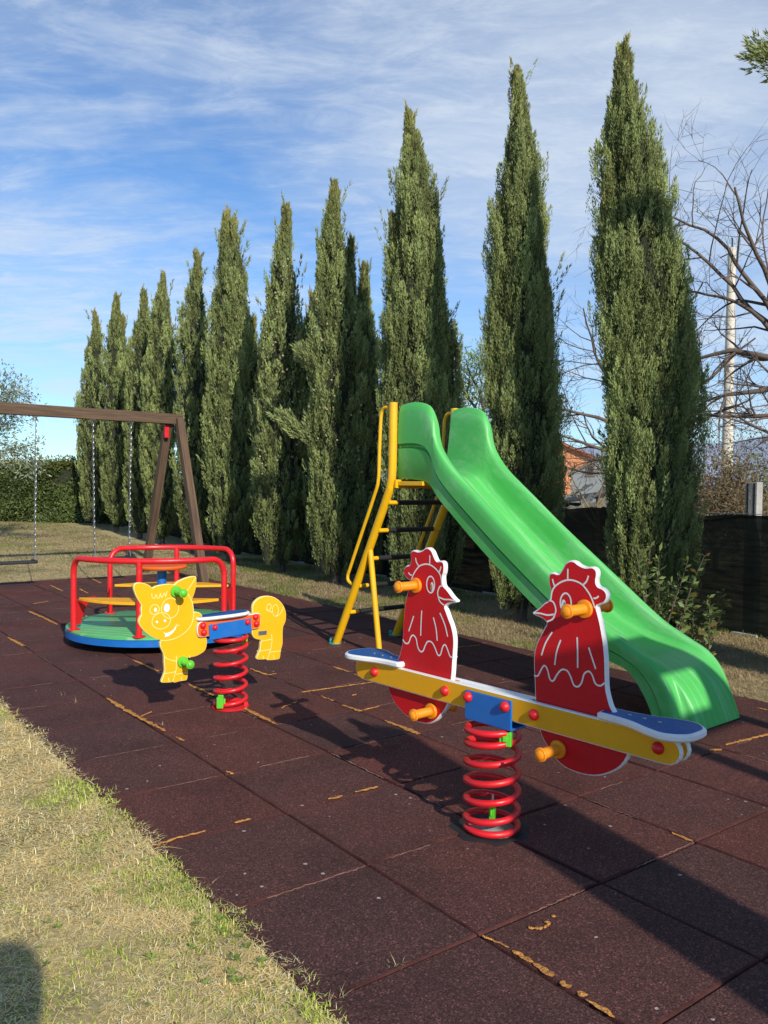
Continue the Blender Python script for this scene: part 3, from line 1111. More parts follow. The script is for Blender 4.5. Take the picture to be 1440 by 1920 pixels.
def plank_outline(hl, z0, z1, r):
    pts = []
    for cx, sgn in ((hl - r, 1), (-hl + r, -1)):
        a0 = -pi / 2 if sgn > 0 else pi / 2
        for k in range(9):
            a = a0 + pi * k / 8
            pts.append((cx + r * cos(a), (z0 + z1) / 2 + (z1 - z0) / 2 * sin(a)))
    return pts


for sy in (-1, 1):
    mb = MB()
    y0, y1 = (.0125, .0315) if sy > 0 else (-.0315, -.0125)
    panel(mb, plank_outline(.725, .412, .497, .05), y0, y1, .004, .003)
    pl = mb.build('side_plank', [M['yellow_board'], M['white']], see, recalc=False)
    for bx in (-.60, -.205, .205, .655):
        bolt_cap((bx, sy * .0315, .456), sy, pl)
    mb = MB()
    yb = sy * .036
    mb.box((0.008, yb, .431), (.212, .009, .104))
    if sy < 0:
        mb.box((0.008, 0, .383), (.212, .066, .008))
    br = bevel(mb.build('bracket', M['blue'], see), .003)
    for bx in (-.082, .088):
        bolt_cap((bx, sy * .0405, .460), sy, br)
mb = MB()
mb.box((0, 0, .455), (.33, .024, .078))
mb.build('spacer_board', M['white'], see)
for sx in (-1, 1):
    mb = MB()
    mb.box((sx * .635, 0, .452), (.13, .024, .066))
    mb.build('spacer_board', M['white'], see)

# saddle seats
SEAT = [(.45, .036), (.48, .046), (.53, .050), (.58, .060), (.63, .080), (.68, .094), (.71, .092), (.74, .074), (.762, .042), (.766, 0)]


def saddle(parent, sx, z, pts=SEAT, th=.022, mats=None):
    full = pts + [(x, -y) for x, y in reversed(pts[:-1])]
    o = [(p.x * sx, p.y) for p in catmull([(a, b_, 0) for a, b_ in full], 3, True)]
    inn, inn2 = offset_poly(o, .007), offset_poly(o, .011)
    n = len(o)
    rings = [(offset_poly(o, .006), z), (o, z + .006), (o, z + th - .005), (inn, z + th), (inn2, z + th + .0005)]
    mb = MB()
    vs = [(x, y, zz_) for rg, zz_ in rings for x, y in rg]
    mb.add(vs, [(r * n + i, r * n + (i + 1) % n, (r + 1) * n + (i + 1) % n, (r + 1) * n + i) for r in range(4) for i in range(n)], 1, True)
    mb.add([(x, y, z + th + .0005) for x, y in inn2], [tuple(range(n))], 0, False)
    mb.add([(x, y, z) for x, y in rings[0][0]], [tuple(range(n))], 1, False)
    return mb.build('seat', mats or [M['blue_board'], M['white']], parent)


for sx in (1, -1):
    st_ = saddle(see, sx, .498)
    for k in range(3):
        mb = MB()
        mb.lathe([(.006, 0), (.006, .002), (.003, .003)], (sx * (.54 + .05 * k), .0, .521), 'z', 10)
        mb.build('screw', M['steel'], st_)
coil('coil_spring',   .016, .366, 6.3, .092, .0118, see, phase=-2.135)
mb = MB()
mb.lathe([(.088, -.03), (.086, .004), (.075, .008), (.001, .008)], (0, 0, 0), 'z', 28)
mb.build('base_plate', M['concrete'], see)
mb = MB()
mb.lathe([(.10, -.001), (.135, .0015), (.13, .004), (.112, .003), (.1, .001)], (-.005, -.0, 0), 'z', 26)
# crumbled ring of paving around the footing
mbv = [(x * (1 + .10 * sin(7 * atan2(y, x)) + .06 * sin(13 * atan2(y, x))), y * (1 + .10 * sin(7 * atan2(y, x))), z) for x, y, z in mb.v]
mb.v = mbv
mb.build('footing_gap', M['dark'], see)
clamp((.085, -.03, .345), (.042, .026, .045), .5, see)
clamp((-.005, .01, .055), (.02, .02, .07), .3, see)
mb = MB()
mb.tube([(-.005, .01, .05), (-.005, .01, .12)], .0045, 8)
mb.build('bolt', M['steel'], see)

# ------------------------------------------------------------------ pig spring rider
PIGH = [(-.548, .685), (-.545, .7), (-.534, .709), (-.511, .709), (-.483, .701), (-.463, .69), (-.45, .679), (-.431, .687), (-.395, .692), (-.355, .693), (-.332, .688), (-.315, .701), (-.281, .715), (-.247, .723), (-.223, .725), (-.21, .72), (-.208, .707), (-.209, .672), (-.219, .634), (-.233, .6), (-.231, .59), (-.226, .558), (-.224, .535), (-.212, .537), (-.194, .532), (-.178, .52), (-.171, .501), (-.166, .455), (-.148, .389), (-.146, .363), (-.154, .331), (-.175, .314), (-.21, .302), (-.245, .3), (-.255, .295), (-.254, .253), (-.255, .208), (-.258, .189), (-.265, .182), (-.299, .182), (-.326, .179), (-.339, .184), (-.35, .183), (-.387, .187), (-.401, .193), (-.393, .217), (-.383, .244), (-.386, .288), (-.387, .323), (-.394, .346), (-.406, .372), (-.408, .392), (-.407, .409), (-.433, .419), (-.469, .442), (-.498, .469), (-.517, .496), (-.522, .515), (-.517, .533), (-.508, .547), (-.51, .569), (-.508, .593), (-.518, .613), (-.533, .638), (-.543, .664)]
PIGT = [(.128, .535), (.135, .554), (.155, .573), (.185, .586), (.224, .588), (.26, .58), (.296, .559), (.325, .529), (.341, .496), (.345, .468), (.342, .434), (.328, .407), (.324, .38), (.324, .338), (.323, .304), (.312, .27), (.309, .243), (.303, .226), (.275, .223), (.227, .227), (.218, .235), (.21, .234), (.169, .238), (.155, .246), (.165, .27), (.176, .293), (.18, .326), (.182, .345), (.156, .353), (.137, .365), (.127, .383), (.125, .407), (.126, .44), (.127, .494)]
HL = [[(-.224, .535), (-.225, .513), (-.239, .469), (-.273, .434), (-.314, .413), (-.361, .404), (-.407, .407)], [(-.267, .647), (-.247, .617), (-.231, .584), (-.224, .535)],
      [(-.214, .718), (-.23, .692), (-.25, .665), (-.266, .647)], [(-.454, .652), (-.453, .635), (-.447, .626), (-.439, .626), (-.431, .643), (-.424, .625), (-.414, .628), (-.408, .649), (-.405, .632), (-.398, .627), (-.385, .649), (-.38, .628), (-.372, .658)],
      [(-.324, .484), (-.315, .475), (-.304, .474)], [(-.32, .318), (-.32, .255), (-.327, .224), (-.339, .187)], [(-.385, .234), (-.357, .234), (-.325, .236)], [(-.321, .222), (-.289, .223), (-.256, .221)],
      [(-.387, .323), (-.36, .303), (-.32, .29)], [(-.363, .21), (-.359, .189)], [(-.293, .203), (-.288, .184)], [(-.249, .311), (-.244, .298)]]
TL = [[(.211, .513), (.227, .505), (.242, .518), (.245, .532), (.235, .542), (.223, .539), (.217, .524), (.227, .505), (.25, .494), (.259, .483), (.273, .469), (.301, .478), (.319, .502), (.325, .519)],
      [(.25, .37), (.252, .332), (.243, .285), (.223, .231)], [(.182, .338), (.219, .341), (.25, .343)], [(.169, .283), (.203, .285), (.241, .285)], [(.241, .27), (.275, .271), (.312, .27)], [(.196, .256), (.2, .238)], [(.263, .252), (.267, .23)]]
SMILE = [(-.393, .449), (-.38, .441), (-.358, .444), (-.334, .458), (-.321, .478), (-.321, .463), (-.338, .441), (-.364, .424), (-.384, .423), (-.381, .434)]
pig = thing('spring_rider', 'yellow smiling pig spring rider with lime handles on a red coil spring', 'spring rider', (-.822, 4.455, 0), radians(39))
mb = MB()
panel(mb, [(p.x, p.y) for p in catmull([(a, b_, 0) for a, b_ in PIGH], 3, True)], -.010, .010, .003, .0025)
for y in (-.0108, .0108):
    for l in HL:
        stroke(mb, l, y, .0036)
    stroke(mb, ell(-.439, .568, .025, .025), y, .0036, closed=True)
    stroke(mb, ell(-.355, .568, .047, .052), y, .0036, closed=True)
    disc_patch(mb, -.434, .566, .007, .011, y, 2)
    disc_patch(mb, -.373, .571, .016, .022, y, 2)
    stroke(mb, ell(-.403, .507, .05, .041), y, .0036, closed=True)
    disc_patch(mb, -.426, .504, .007, .006, y, 2)
    disc_patch(mb, -.383, .506, .007, .006, y, 2)
    from mathutils.geometry import tessellate_polygon
    tri = tessellate_polygon([[Vector((x, z, 0)) for x, z in SMILE]])
    mb.add([(x, y, z) for x, z in SMILE], [tuple(q) for q in tri], 2, False)
hp = mb.build('head_board', [M['pig_board'], M['pale'], M['white']], pig, recalc=False)
for sy in (-1, 1):
    handle('handle', (-.325, sy * .011, .652), sy, M['lime'], hp, .10)
    handle('handle', (-.286, sy * .011, .283), sy, M['lime'], hp, .10)
mb = MB()
panel(mb, [(p.x, p.y) for p in catmull([(a, b_, 0) for a, b_ in PIGT], 3, True)], -.010, .010, .003, .0025)
for y in (-.0108, .0108):
    for l in TL:
        stroke(mb, l, y, .0036)
    stroke(mb, ell(.273, .503, .02, .032), y, .0036, closed=True)
tp_ = mb.build('tail_board', [M['pig_board'], M['pale']], pig, recalc=False)
mb = MB()
mb.box((.191, -.0115, .384), (.054, .002, .024))
for k in range(4):
    mb.box((.191, -.0130, .391 - .0048 * k), (.044 - .008 * (k % 2), .001, .0016), 1)
mb.build('maker_plate', [M['plate'], M['dark']], tp_)
for sy in (-1, 1):
    mb = MB()
    o = [(-.212, .445), (-.210, .465), (-.203, .478), (-.19, .485), (.154, .5), (.164, .495), (.168, .484), (.168, .434), (.163, .421), (.152, .416), (-.19, .402), (-.203, .408), (-.210, .422)]
    y0, y1 = (.0115, .029) if sy > 0 else (-.029, -.0115)
    panel(mb, o, y0, y1, .003, .0025)
    sb = mb.build('side_board', [M['orange_board'], M['white']], pig, recalc=False)
    for bx, bz in ((-.18, .464), (-.176, .427), (.135, .481), (.14, .443)):
        bolt_cap((bx, sy * .029, bz), sy, sb, .0155)
    mb = MB()
    R = Matrix.Rotation(-.055, 3, 'Y')
    mb.box((-.02, sy * .0335, .431), (.252, .008, .082), 0, R)
    if sy < 0:
        mb.box((-.02, 0, .391), (.25, .06, .007), 0, R)
    br = bevel(mb.build('bracket', M['blue'], pig), .003)
    for bx, bz in ((-.115, .449), (.08, .459)):
        bolt_cap((bx, sy * .0375, bz), sy, br, .0145)
PSEAT = [(-.19, .03), (-.16, .05), (-.09, .062), (0, .068), (.07, .062), (.105, .045), (.12, .02), (.122, 0)]
sd_ = saddle(pig, 1, .496, [(-.195, 0)] + PSEAT, .018)
sd_.rotation_euler = (0, -.035, 0)
coil('coil_spring', .016, .385, 6.1, .084, .0115, pig, phase=-.63)
mb = MB()
mb.lathe([(.1, 0), (.1, .006), (.08, .008), (.001, .008)], (0, 0, 0), 'z', 28)
mb.build('base_plate', M['red'], pig)
clamp((-.082, -.04, .045), (.035, .035, .06), .9, pig)
clamp((.085, -.0, .36), (.03, .03, .05), -.4, pig)

# ------------------------------------------------------------------ merry-go-round
MR = .70
mg = thing('merry_go_round', 'small merry-go-round with green deck, blue rim, red rails and yellow benches', 'merry-go-round', (-1.725, 6.42, 0))
mb = MB()
mb.lathe([(.001, .112), (MR - .02, .112), (MR, .116), (MR, .128), (MR - .008, .134), (.001, .134)], (0, 0, 0), 'z', 72)
mb.build('deck', M['deck'], mg)
mb = MB()
mb.lathe([(MR - .02, .062), (MR + .004, .066), (MR + .004, .108), (MR - .004, .113), (MR - .03, .1115)], (0, 0, 0), 'z', 72)
mb.build('rim', M['blue'], mg)
mb = MB()
mb.lathe([(.30, .0), (.30, .02), (.55, .05), (MR - .04, .07), (MR - .06, .10)], (0, 0, 0), 'z', 48)
mb.build('underframe', M['dark'], mg)
RH, RR = .665, .0215


def rail(a0, a1):
    am = (a0 + a1) / 2
    R0 = MR - .026
    pts = []
    p = lambda a, z: (R0 * cos(radians(a)), R0 * sin(radians(a)), z)
    bend = 9.5
    pts += [p(a0, .134), p(a0, RH - .13)]
    for k in range(7):
        t_ = k / 6 * pi / 2
        pts.append(p(a0 + bend * (1 - cos(t_)), RH - .12 + .12 * sin(t_)))
    n = 14
    for k in range(1, n):
        pts.append(p(a0 + bend + (a1 - a0 - 2 * bend) * k / n, RH))
    for k in range(7):
        t_ = pi / 2 - k / 6 * pi / 2
        pts.append(p(a1 - bend * (1 - cos(t_)), RH - .12 + .12 * sin(t_)))
    pts += [p(a1, RH - .13), p(a1, .134)]
    mb = MB()
    mb.tube(pts, RR, 14)
    mb.tube([p(am, .134), p(am, RH)], RR, 14)
    for a in (a0, am, a1):
        mb.lathe([(.045, .1345), (.045, .141), (.03, .1435), (.001, .1435)], (R0 * cos(radians(a)), R0 * sin(radians(a)), 0), 'z', 16)
    mb.build('guard_rail', M['red'], mg)
    # bench board: outer edge follows the rail, inner edge bowed
    mb = MB()
    ro, z0, th = R0 - .03, .352, .02
    outl = []
    for k in range(17):
        a = radians(a0 + 2 + (a1 - a0 - 4) * k / 16)
        outl.append((ro * cos(a), ro * sin(a)))
    for k in range(9):
        a = radians(a1 - 4 - (a1 - a0 - 8) * k / 8)
        f = abs(k - 4) / 4
        ri = ro - .03 - .21 * (1 - f ** 3) 
        outl.append((ri * cos(a), ri * sin(a)))
    n_ = len(outl)
    vs = [(x, y, z) for z in (z0, z0 + th) for x, y in outl]
    mb.add(vs, [(i, (i + 1) % n_, n_ + (i + 1) % n_, n_ + i) for i in range(n_)] + [tuple(range(n_)), tuple(range(n_, 2 * n_))], 0, False)
    be = bevel(mb.build('bench', M['yellow_board'], mg), .003)
    # curved red gussets below the bench, at the three posts
    for a in (a0, am, a1):
        mb = MB()
        ca, sa = cos(radians(a)), sin(radians(a))
        prof = [(R0 - .02, .350), (R0 - .27, .350), (R0 - .265, .337)]
        for k in range(7):
            t_ = k / 6
            prof.append((R0 - .265 + .18 * t_ ** .7, .337 - .17 * t_ ** 1.7))
        prof += [(R0 - .02, .165)]
        # turn the end plates a little so they run with the bench ends
        tw = radians(0 if a == am else (38 if a == a0 else -38))
        ux, uy = cos(radians(a)) , sin(radians(a))
        wx, wy = ux * cos(tw) - uy * sin(tw), ux * sin(tw) + uy * cos(tw)
        nx, ny = -wy, wx
        bx, by = R0 * ux, R0 * uy
        vs = []
        for s_ in (-.003, .003):
            for r_, z in prof:
                vs.append((bx + wx * (r_ - R0) + nx * s_, by + wy * (r_ - R0) + ny * s_, z))
        k_ = len(prof)
        mb.add(vs, [(i, (i + 1) % k_, k_ + (i + 1) % k_, k_ + i) for i in range(k_)] + [tuple(range(k_)), tuple(range(k_, 2 * k_))], 0, False)
        mb.build('bench_gusset', M['red'], be)


rail(-142, -34)
rail(46, 143)
mb = MB()
mb.lathe([(.036, .134), (.036, .56), (.02, .565)], (0, 0, 0), 'z', 20)
mb.build('centre_post', M['blue'], mg)
mb = MB()
mb.lathe([(.03, .575), (.15, .578), (.188, .588), (.195, .60), (.188, .612), (.15, .612), (.001, .60)], (0, 0, -.035), 'z', 40)
mb.build('hand_wheel', M['orange_board'], mg)

# ------------------------------------------------------------------ slide
slide = thing('playground_slide', 'green plastic slide with yellow tube ladder and black rungs', 'slide', (-.356, 6.289, 0), -.876)
ST = [((.690, 1.775), (.655, 1.305), (.655, 1.262)), ((.80, 1.785), (.78, 1.305), (.78, 1.258)), ((.90, 1.775), (.89, 1.30), (.88, 1.25)), ((.985, 1.735), (.97, 1.28), (.95, 1.235)), ((1.035, 1.65), (1.03, 1.245), (1.01, 1.20)),
      ((1.060, 1.545), (1.08, 1.205), (1.055, 1.155)), ((1.105, 1.455), (1.13, 1.165), (1.11, 1.105)), ((1.224, 1.325), (1.22, 1.095), (1.20, 1.035)), ((1.47, 1.137), (1.44, .925), (1.42, .86)), ((1.71, .955), (1.68, .745), (1.66, .685)),
      ((2.07, .70), (2.04, .515), (2.0, .455)), ((2.30, .535), (2.27, .405), (2.22, .35)), ((2.433, .445), (2.42, .355), (2.40, .285)), ((2.52, .402), (2.53, .335), (2.485, .265)), ((2.60, .365), (2.64, .315), (2.545, .245)),
      ((2.70, .318), (2.75, .27), (2.60, .20)), ((2.775, .248), (2.84, .195), (2.65, .135)), ((2.83, .14), (2.90, .105), (2.69, .065)), ((2.865, .004), (2.94, .004), (2.715, .004))]
SW0, SW1 = .59, .585
NS = 6
cur = []
for idx in range(3):
    cur.append(catmull([(s_[idx][0], s_[idx][1], 0) for s_ in ST], NS))
ns = len(cur[0])
loops = []
for i in range(ns):
    Rm, Fm, Um = (Vector((c_[i].x, c_[i].y)) for c_ in cur)
    f = i / (ns - 1)
    wd = SW0 + (SW1 - SW0) * f
    o = .02 + (0 - .02) * min(1, f * 3)
    half = []
    RU = lambda k: Rm + (Um - Rm) * k
    RF = lambda k: Rm + (Fm - Rm) * k
    gv = .012
    half = [(.03, RU(1)), (.018, RU(.97)), (.012, RU(.60)), (.030, RU(.575)), (.030, RU(.555)), (.0, RU(.53)), (-.002, RU(.3)), (-.002, RU(.12)), (.006, RU(.04)), (.022, RU(0)), (.045, RU(.0)), (.060, RF(.05)), (.069, RF(.18)), (.075, RF(.5)), (.083, RF(.78)), (.096, RF(.92)), (.122, RF(.99)), (.17, RF(1))]
    lp = [(o + t_, v) for t_, v in half] + [((o + wd) / 2, Fm)] + [(wd - t_, v) for t_, v in reversed(half)]
    loops.append(lp)
K = len(loops[0])
mb = MB()
vs = [(v.x, t_, v.y) for lp in loops for t_, v in lp]
fs = [(i * K + k, i * K + (k + 1) % K, (i + 1) * K + (k + 1) % K, (i + 1) * K + k) for i in range(ns - 1) for k in range(K)]
mb.add(vs, fs, 0, True)
ch = mb.build('chute', M['slide'], slide)
chute_me = ch.data
# starting deck panel joining the chute to the ladder head
POST = [(0, .0), (.62, 1.19), (.633, 1.225), (.640, 1.26), (.643, 1.32), (.644, 1.5), (.645, 1.79)]
PY = (.0, .60)
for y in PY:
    pts = catmull([(.0, y, .0), (.30, y, .575), (.585, y, 1.122), (.625, y, 1.22), (.642, y, 1.32), (.645, y, 1.55), (.645, y, 1.792)], 5)
    mb = MB()
    mb.tube(pts, .030, 16)
    lp = mb.build('ladder_post', M['yellow'], slide)
    mb = MB()
    mb.lathe([(.05, .001), (.05, .006), (.03, .008), (.001, .008)], (-.01, y, 0), 'z', 16)
    mb.lathe([(.014, .008), (.016, .02), (.012, .032), (.004, .037)], (-.055, y - .005, 0), 'z', 12)
    mb.build('foot_cap', M['teal'], lp)
    mb = MB()
    hy = y - .012 if y < .3 else y + .012
    pts = catmull([(.635, y, 1.752), (.575, hy, 1.762), (.535, hy, 1.735), (.522, hy, 1.66), (.512, hy, 1.45), (.503, hy, 1.25), (.46, hy, 1.14), (.33, hy, .885), (.18, hy, .59), (.155, hy, .535), (.168, hy, .495), (.235, y, .462)], 6)
    mb.tube(pts, .0125, 12)
    mb.build('handrail', M['yellow'], slide)
    mb = MB()
    mb.tube([(.40, y, .77), (.525, y, .0)], .021, 14)
    mb.build('strut', M['yellow'], slide)
for x, z in ((.165, .262), (.275, .470), (.385, .680), (.495, .890), (.600, 1.092)):
    mb = MB()
    mb.tube([(x, .0, z), (x, .60, z)], .0155, 12)
    rg = mb.build('rung', M['yellow'], slide)
    mb = MB()
    mb.tube([(x, .085, z), (x, .53, z)], .0185, 12)
    mb.build('rung_sleeve', M['black'], rg)
mb = MB()
mb.box((.80, .30, 1.228), (.27, .565, .03))
mb.box((.672, .30, 1.225), (.02, .60, .06))
bevel(mb.build('platform_plate', M['yellow'], slide), .003)

# ------------------------------------------------------------------ wooden swing frame
AP = Vector((-2.70, 10.60, 2.04))
BD = Vector((-.78, -.62, 0)).normalized()
PD = Vector((.62, -.78, 0)).normalized()
fr = thing('swing_stand', 'weathered brown timber swing frame with A shaped legs and a long top beam', 'swing frame', (AP.x, AP.y, 0))


def local_beam(name, a, b_, w, h, parent, root):
    """square timber whose own x axis runs along the grain"""
    a, b_ = Vector(a) - root, Vector(b_) - root
    d = b_ - a
    ln = d.length
    x = d.normalized()
    upv = Vector((0, 0, 1)) if abs(x.z) < .9 else BD
    y = upv.cross(x).normalized()
    z = x.cross(y)
    mb = MB()
    mb.box((0, 0, 0), (ln, w, h))
    o = mb.build(name, M['wood'], parent)
    mm = Matrix((x, y, z)).transposed().to_4x4()
    mm.translation = (a + b_) / 2
    o.matrix_local = mm
    return bevel(o, .006)


root = Vector((AP.x, AP.y, 0))
BL = 3.7
local_beam('top_beam', AP - BD * .10, AP + BD * BL, .10, .13, fr, root)
for e in (0, BL - .2):
    for s_ in (1, -1):
        top = AP + BD * (e + (-.055 if s_ > 0 else .055)) + PD * (.04 * s_) + Vector((0, 0, .0))
        foot = AP + BD * e + PD * (.88 * s_)
        foot.z = .0 if s_ > 0 else .03
        local_beam('leg', foot, top, .095, .095, fr, root)
    mb = MB()
    c_ = AP + BD * (e + .08) - PD * .045 + Vector((0, 0, -.16)) - root
    mb.box(c_, (.05, .05, .16), 0, Matrix.Rotation(atan2(BD.y, BD.x), 3, 'Z'))
    bevel(mb.build('corner_bracket', M['red'], fr), .004)


def swing(tc, label, z_seat):
    c_ = AP + BD * tc
    t_ = thing('swing', label, 'swing', (c_.x, c_.y, 0), atan2(BD.y, BD.x), 'swings hanging from the beam')
    mb = MB()
    mb.box((0, 0, z_seat), (.46, .16, .03))
    mb.box((-.21, 0, z_seat + .012), (.03, .165, .03), 0)
    mb.box((.21, 0, z_seat + .012), (.03, .165, .03), 0)
    bevel(mb.build('seat', M['black'], t_), .008)
    for sx in (-1, 1):
        a = Vector((sx * .235, 0, 1.965))
        b_ = Vector((sx * .215, 0, z_seat + .14))
        mb = MB()
        nl = int((a - b_).length / .034)
        for k in range(nl):
            c0 = a + (b_ - a) * (k + .5) / nl
            pts = []
            for j in range(8):
                an = 2 * pi * j / 8
                u_, v_ = .009 * cos(an), .022 * sin(an)
                pts.append(c0 + (Vector((u_, 0, v_)) if k % 2 else Vector((0, u_, v_))))
            mb.tube(pts, .0038, 5, closed=True)
        # the chain splits into two short hangers at the seat
        for sy in (-1, 1):
            mb.tube([b_, Vector((sx * .215, sy * .065, z_seat + .015))], .005, 5)
        mb.build('chain', M['steel'], t_)
        mb = MB()
        mb.box((sx * .235, 0, 1.972), (.05, .07, .012))
        mb.tube([(sx * .235, 0, 1.965), (sx * .235, 0, 1.93)], .009, 8)
        mb.build('hanger', M['steel'], t_)


swing(1.92, 'flat black swing on steel chains, the one hanging clear left of the merry-go-round', .293)
swing(.80, 'swing on steel chains half hidden behind the merry-go-round rails, nearest the A shaped legs', .293)


# ------------------------------------------------------------------ foliage builders
def sprays(P, axis, length, rad, nb, bl, bw, cols, rng, spread=.55):
    """feathery upright sprays: for each spray centre-line nb narrow rhombic scale-leaves. returns verts, cols"""
    n = len(P)
    idx = np.repeat(np.arange(n), nb)
    m_ = len(idx)
    t_ = rng.random(m_) ** .8
    ax = axis[idx]
    # random unit vectors perpendicular to the axis
    rv = rng.normal(size=(m_, 3))
    rv -= ax * np.sum(rv * ax, 1)[:, None]
    rv /= np.linalg.norm(rv, axis=1)[:, None] + 1e-9
    rr_ = (rad[idx] * (1 - t_) ** .6 * np.sqrt(rng.random(m_)))[:, None]
    pos = P[idx] + ax * (t_ * length[idx])[:, None] + rv * rr_
    d = ax + rv * (spread * rng.random(m_))[:, None] + rng.normal(size=(m_, 3)) * .15
    d /= np.linalg.norm(d, axis=1)[:, None]
    s_ = np.cross(d, rng.normal(size=(m_, 3)))
    s_ /= np.linalg.norm(s_, axis=1)[:, None] + 1e-9
    l_ = (bl * (.6 + .8 * rng.random(m_)))[:, None]
    w_ = (bw * (.6 + .8 * rng.random(m_)))[:, None]
    v = np.stack([pos - s_ * w_ * .5, pos + s_ * w_ * .5, pos + d * l_], 1).reshape(-1, 3)
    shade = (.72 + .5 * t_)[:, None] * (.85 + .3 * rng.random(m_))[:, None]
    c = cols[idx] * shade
    return v, np.repeat(c, 3, axis=0)


PROF_X = [0, .03, .10, .22, .40, .55, .70, .80, .88, .94, .98, 1.0]
PROF_A = [.30, .55, .80, .94, 1.0, 1.0, .96, .86, .62, .34, .14, .02]      # broad column
PROF_B = [.30, .52, .74, .90, 1.0, .94, .76, .56, .36, .20, .09, .02]      # slimmer, tapering
FULL = [.5]


def prof(h):
    """relative radius of a columnar cypress at relative height h"""
    return np.interp(h, PROF_X, PROF_A) * FULL[0] + np.interp(h, PROF_X, PROF_B) * (1 - FULL[0])


def cypress(q, H, R, dens, label, dz=0, stems=(), seed=0, lean=(0, 0), bsc=1.0, side=(), full=.5, ncone=0):
    FULL[0] = full
    rng = np.random.default_rng(seed + 100)
    p = 4.36 + .045 * (q - 3)
    x, y = W(p, q)
    base = gheight(p, q)
    t_ = thing('cypress', label, 'cypress', (x, y, base), 0, 'row of cypresses along the fence')
    V, Cc = [], []
    core = MB()
    z0 = .10
    ph = rng.random(8) * 6.3
    allst = [(0, 0, 1.0, 1.0, 0)] + list(stems)
    for (ox, oy, hf, rf, zb) in allst:
        h_, r_ = (H - z0) * hf - zb, R * rf
        n = int(dens * 2.3 * h_ * r_ * 2 * pi)
        u = rng.random(n) ** .92
        ph_ = rng.random(n) * 2 * pi
        rel = prof(u)
        lump = .86 + .26 * vnoise(ph_ * .38 + seed * 3.1, z0 + u * h_ - 1.3 * ph_ * .12, .17, seed % 7) + .10 * np.sin(3 * ph_ + ph[0] + u * 7) + .09 * np.sin(5 * ph_ + ph[1] - u * 13) + .07 * np.sin(2 * ph_ + ph[2] + u * 21) + .06 * np.sin(u * 60 + 4 * ph_ + ph[3])
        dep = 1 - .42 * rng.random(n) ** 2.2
        rad = np.maximum(.0, r_ * rel * lump - .055 * np.minimum(1, rel * 3)) * dep
        lx, ly = lean[0] * u ** 2, lean[1] * u ** 2
        sway = .03 * np.sin(u * 11 + ph[4])
        P = np.stack([ox + rad * np.cos(ph_) + lx + sway, oy + rad * np.sin(ph_) + ly, z0 + zb + u * h_ * .965], 1)
        outw = .17 * (1 - u) + .06
        ax = np.stack([np.cos(ph_) * outw, np.sin(ph_) * outw, np.ones(n)], 1) + rng.normal(size=(n, 3)) * .085
        ax /= np.linalg.norm(ax, axis=1)[:, None]
        ln = (.14 + .17 * rng.random(n)) * (.62 + .38 * rel)
        rd = ln * (.17 + .07 * rng.random(n))
        warm = rng.random(n)[:, None]
        # light and shade painted in: outer sprays lighter, deep ones darker, some warmer
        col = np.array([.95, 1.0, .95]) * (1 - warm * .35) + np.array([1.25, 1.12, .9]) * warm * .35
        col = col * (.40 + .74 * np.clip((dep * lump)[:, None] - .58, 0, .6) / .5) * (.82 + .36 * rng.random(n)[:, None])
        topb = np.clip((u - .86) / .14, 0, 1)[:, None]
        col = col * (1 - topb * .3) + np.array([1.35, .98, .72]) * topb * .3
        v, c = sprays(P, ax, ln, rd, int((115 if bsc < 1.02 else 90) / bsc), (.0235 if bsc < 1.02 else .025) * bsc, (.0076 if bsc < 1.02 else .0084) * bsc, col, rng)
        V.append(v); Cc.append(c)
        # a few longer plumes that break the outline
        n2 = int(4 * h_ * rf)
        u2 = rng.random(n2)
        a2 = rng.random(n2) * 2 * pi
        r2 = r_ * prof(u2) * (.92 + .06 * rng.random(n2))
        P2 = np.stack([ox + r2 * np.cos(a2) + lean[0] * u2 ** 2, oy + r2 * np.sin(a2) + lean[1] * u2 ** 2, z0 + zb + u2 * h_ * .96], 1)
        ax2 = np.stack([np.cos(a2) * .25, np.sin(a2) * .25, np.ones(n2)], 1) + rng.normal(size=(n2, 3)) * .16
        ax2 /= np.linalg.norm(ax2, axis=1)[:, None]
        v, c = sprays(P2, ax2, .28 + .16 * rng.random(n2), np.full(n2, .035), int(60 / bsc), .035 * bsc, .0095 * bsc, np.ones((n2, 3)) * (.9 + .25 * rng.random((n2, 1))), rng)
        V.append(v); Cc.append(c)
        # ragged leader
        nl = 11
        P3 = np.stack([ox + lean[0] * .92 + rng.normal(size=nl) * .018, oy + lean[1] + rng.normal(size=nl) * .018, z0 + zb + h_ * (.90 + .075 * rng.random(nl))], 1)
        ax3 = np.stack([rng.normal(size=nl) * .13, rng.normal(size=nl) * .13, np.ones(nl)], 1)
        ax3 /= np.linalg.norm(ax3, axis=1)[:, None]
        v, c = sprays(P3, ax3, .12 + .12 * rng.random(nl), np.full(nl, .022), int(50 / bsc), .034 * bsc, .009 * bsc, np.ones((nl, 3)) * np.array([1.2, .95, .7]), rng)
        V.append(v); Cc.append(c)
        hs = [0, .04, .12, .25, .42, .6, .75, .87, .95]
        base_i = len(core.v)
        core.lathe([(max(.004, r_ * float(prof(h)) * .62), z0 + zb + h * h_ * .96) for h in hs], (ox, oy, .02), 'z', 12)  # solid dark core stands for shade inside the crown and stops see-through
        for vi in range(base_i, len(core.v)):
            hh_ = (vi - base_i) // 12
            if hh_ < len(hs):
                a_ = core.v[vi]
                core.v[vi] = (a_[0] + lean[0] * hs[hh_] ** 2, a_[1] + lean[1] * hs[hh_] ** 2, a_[2])
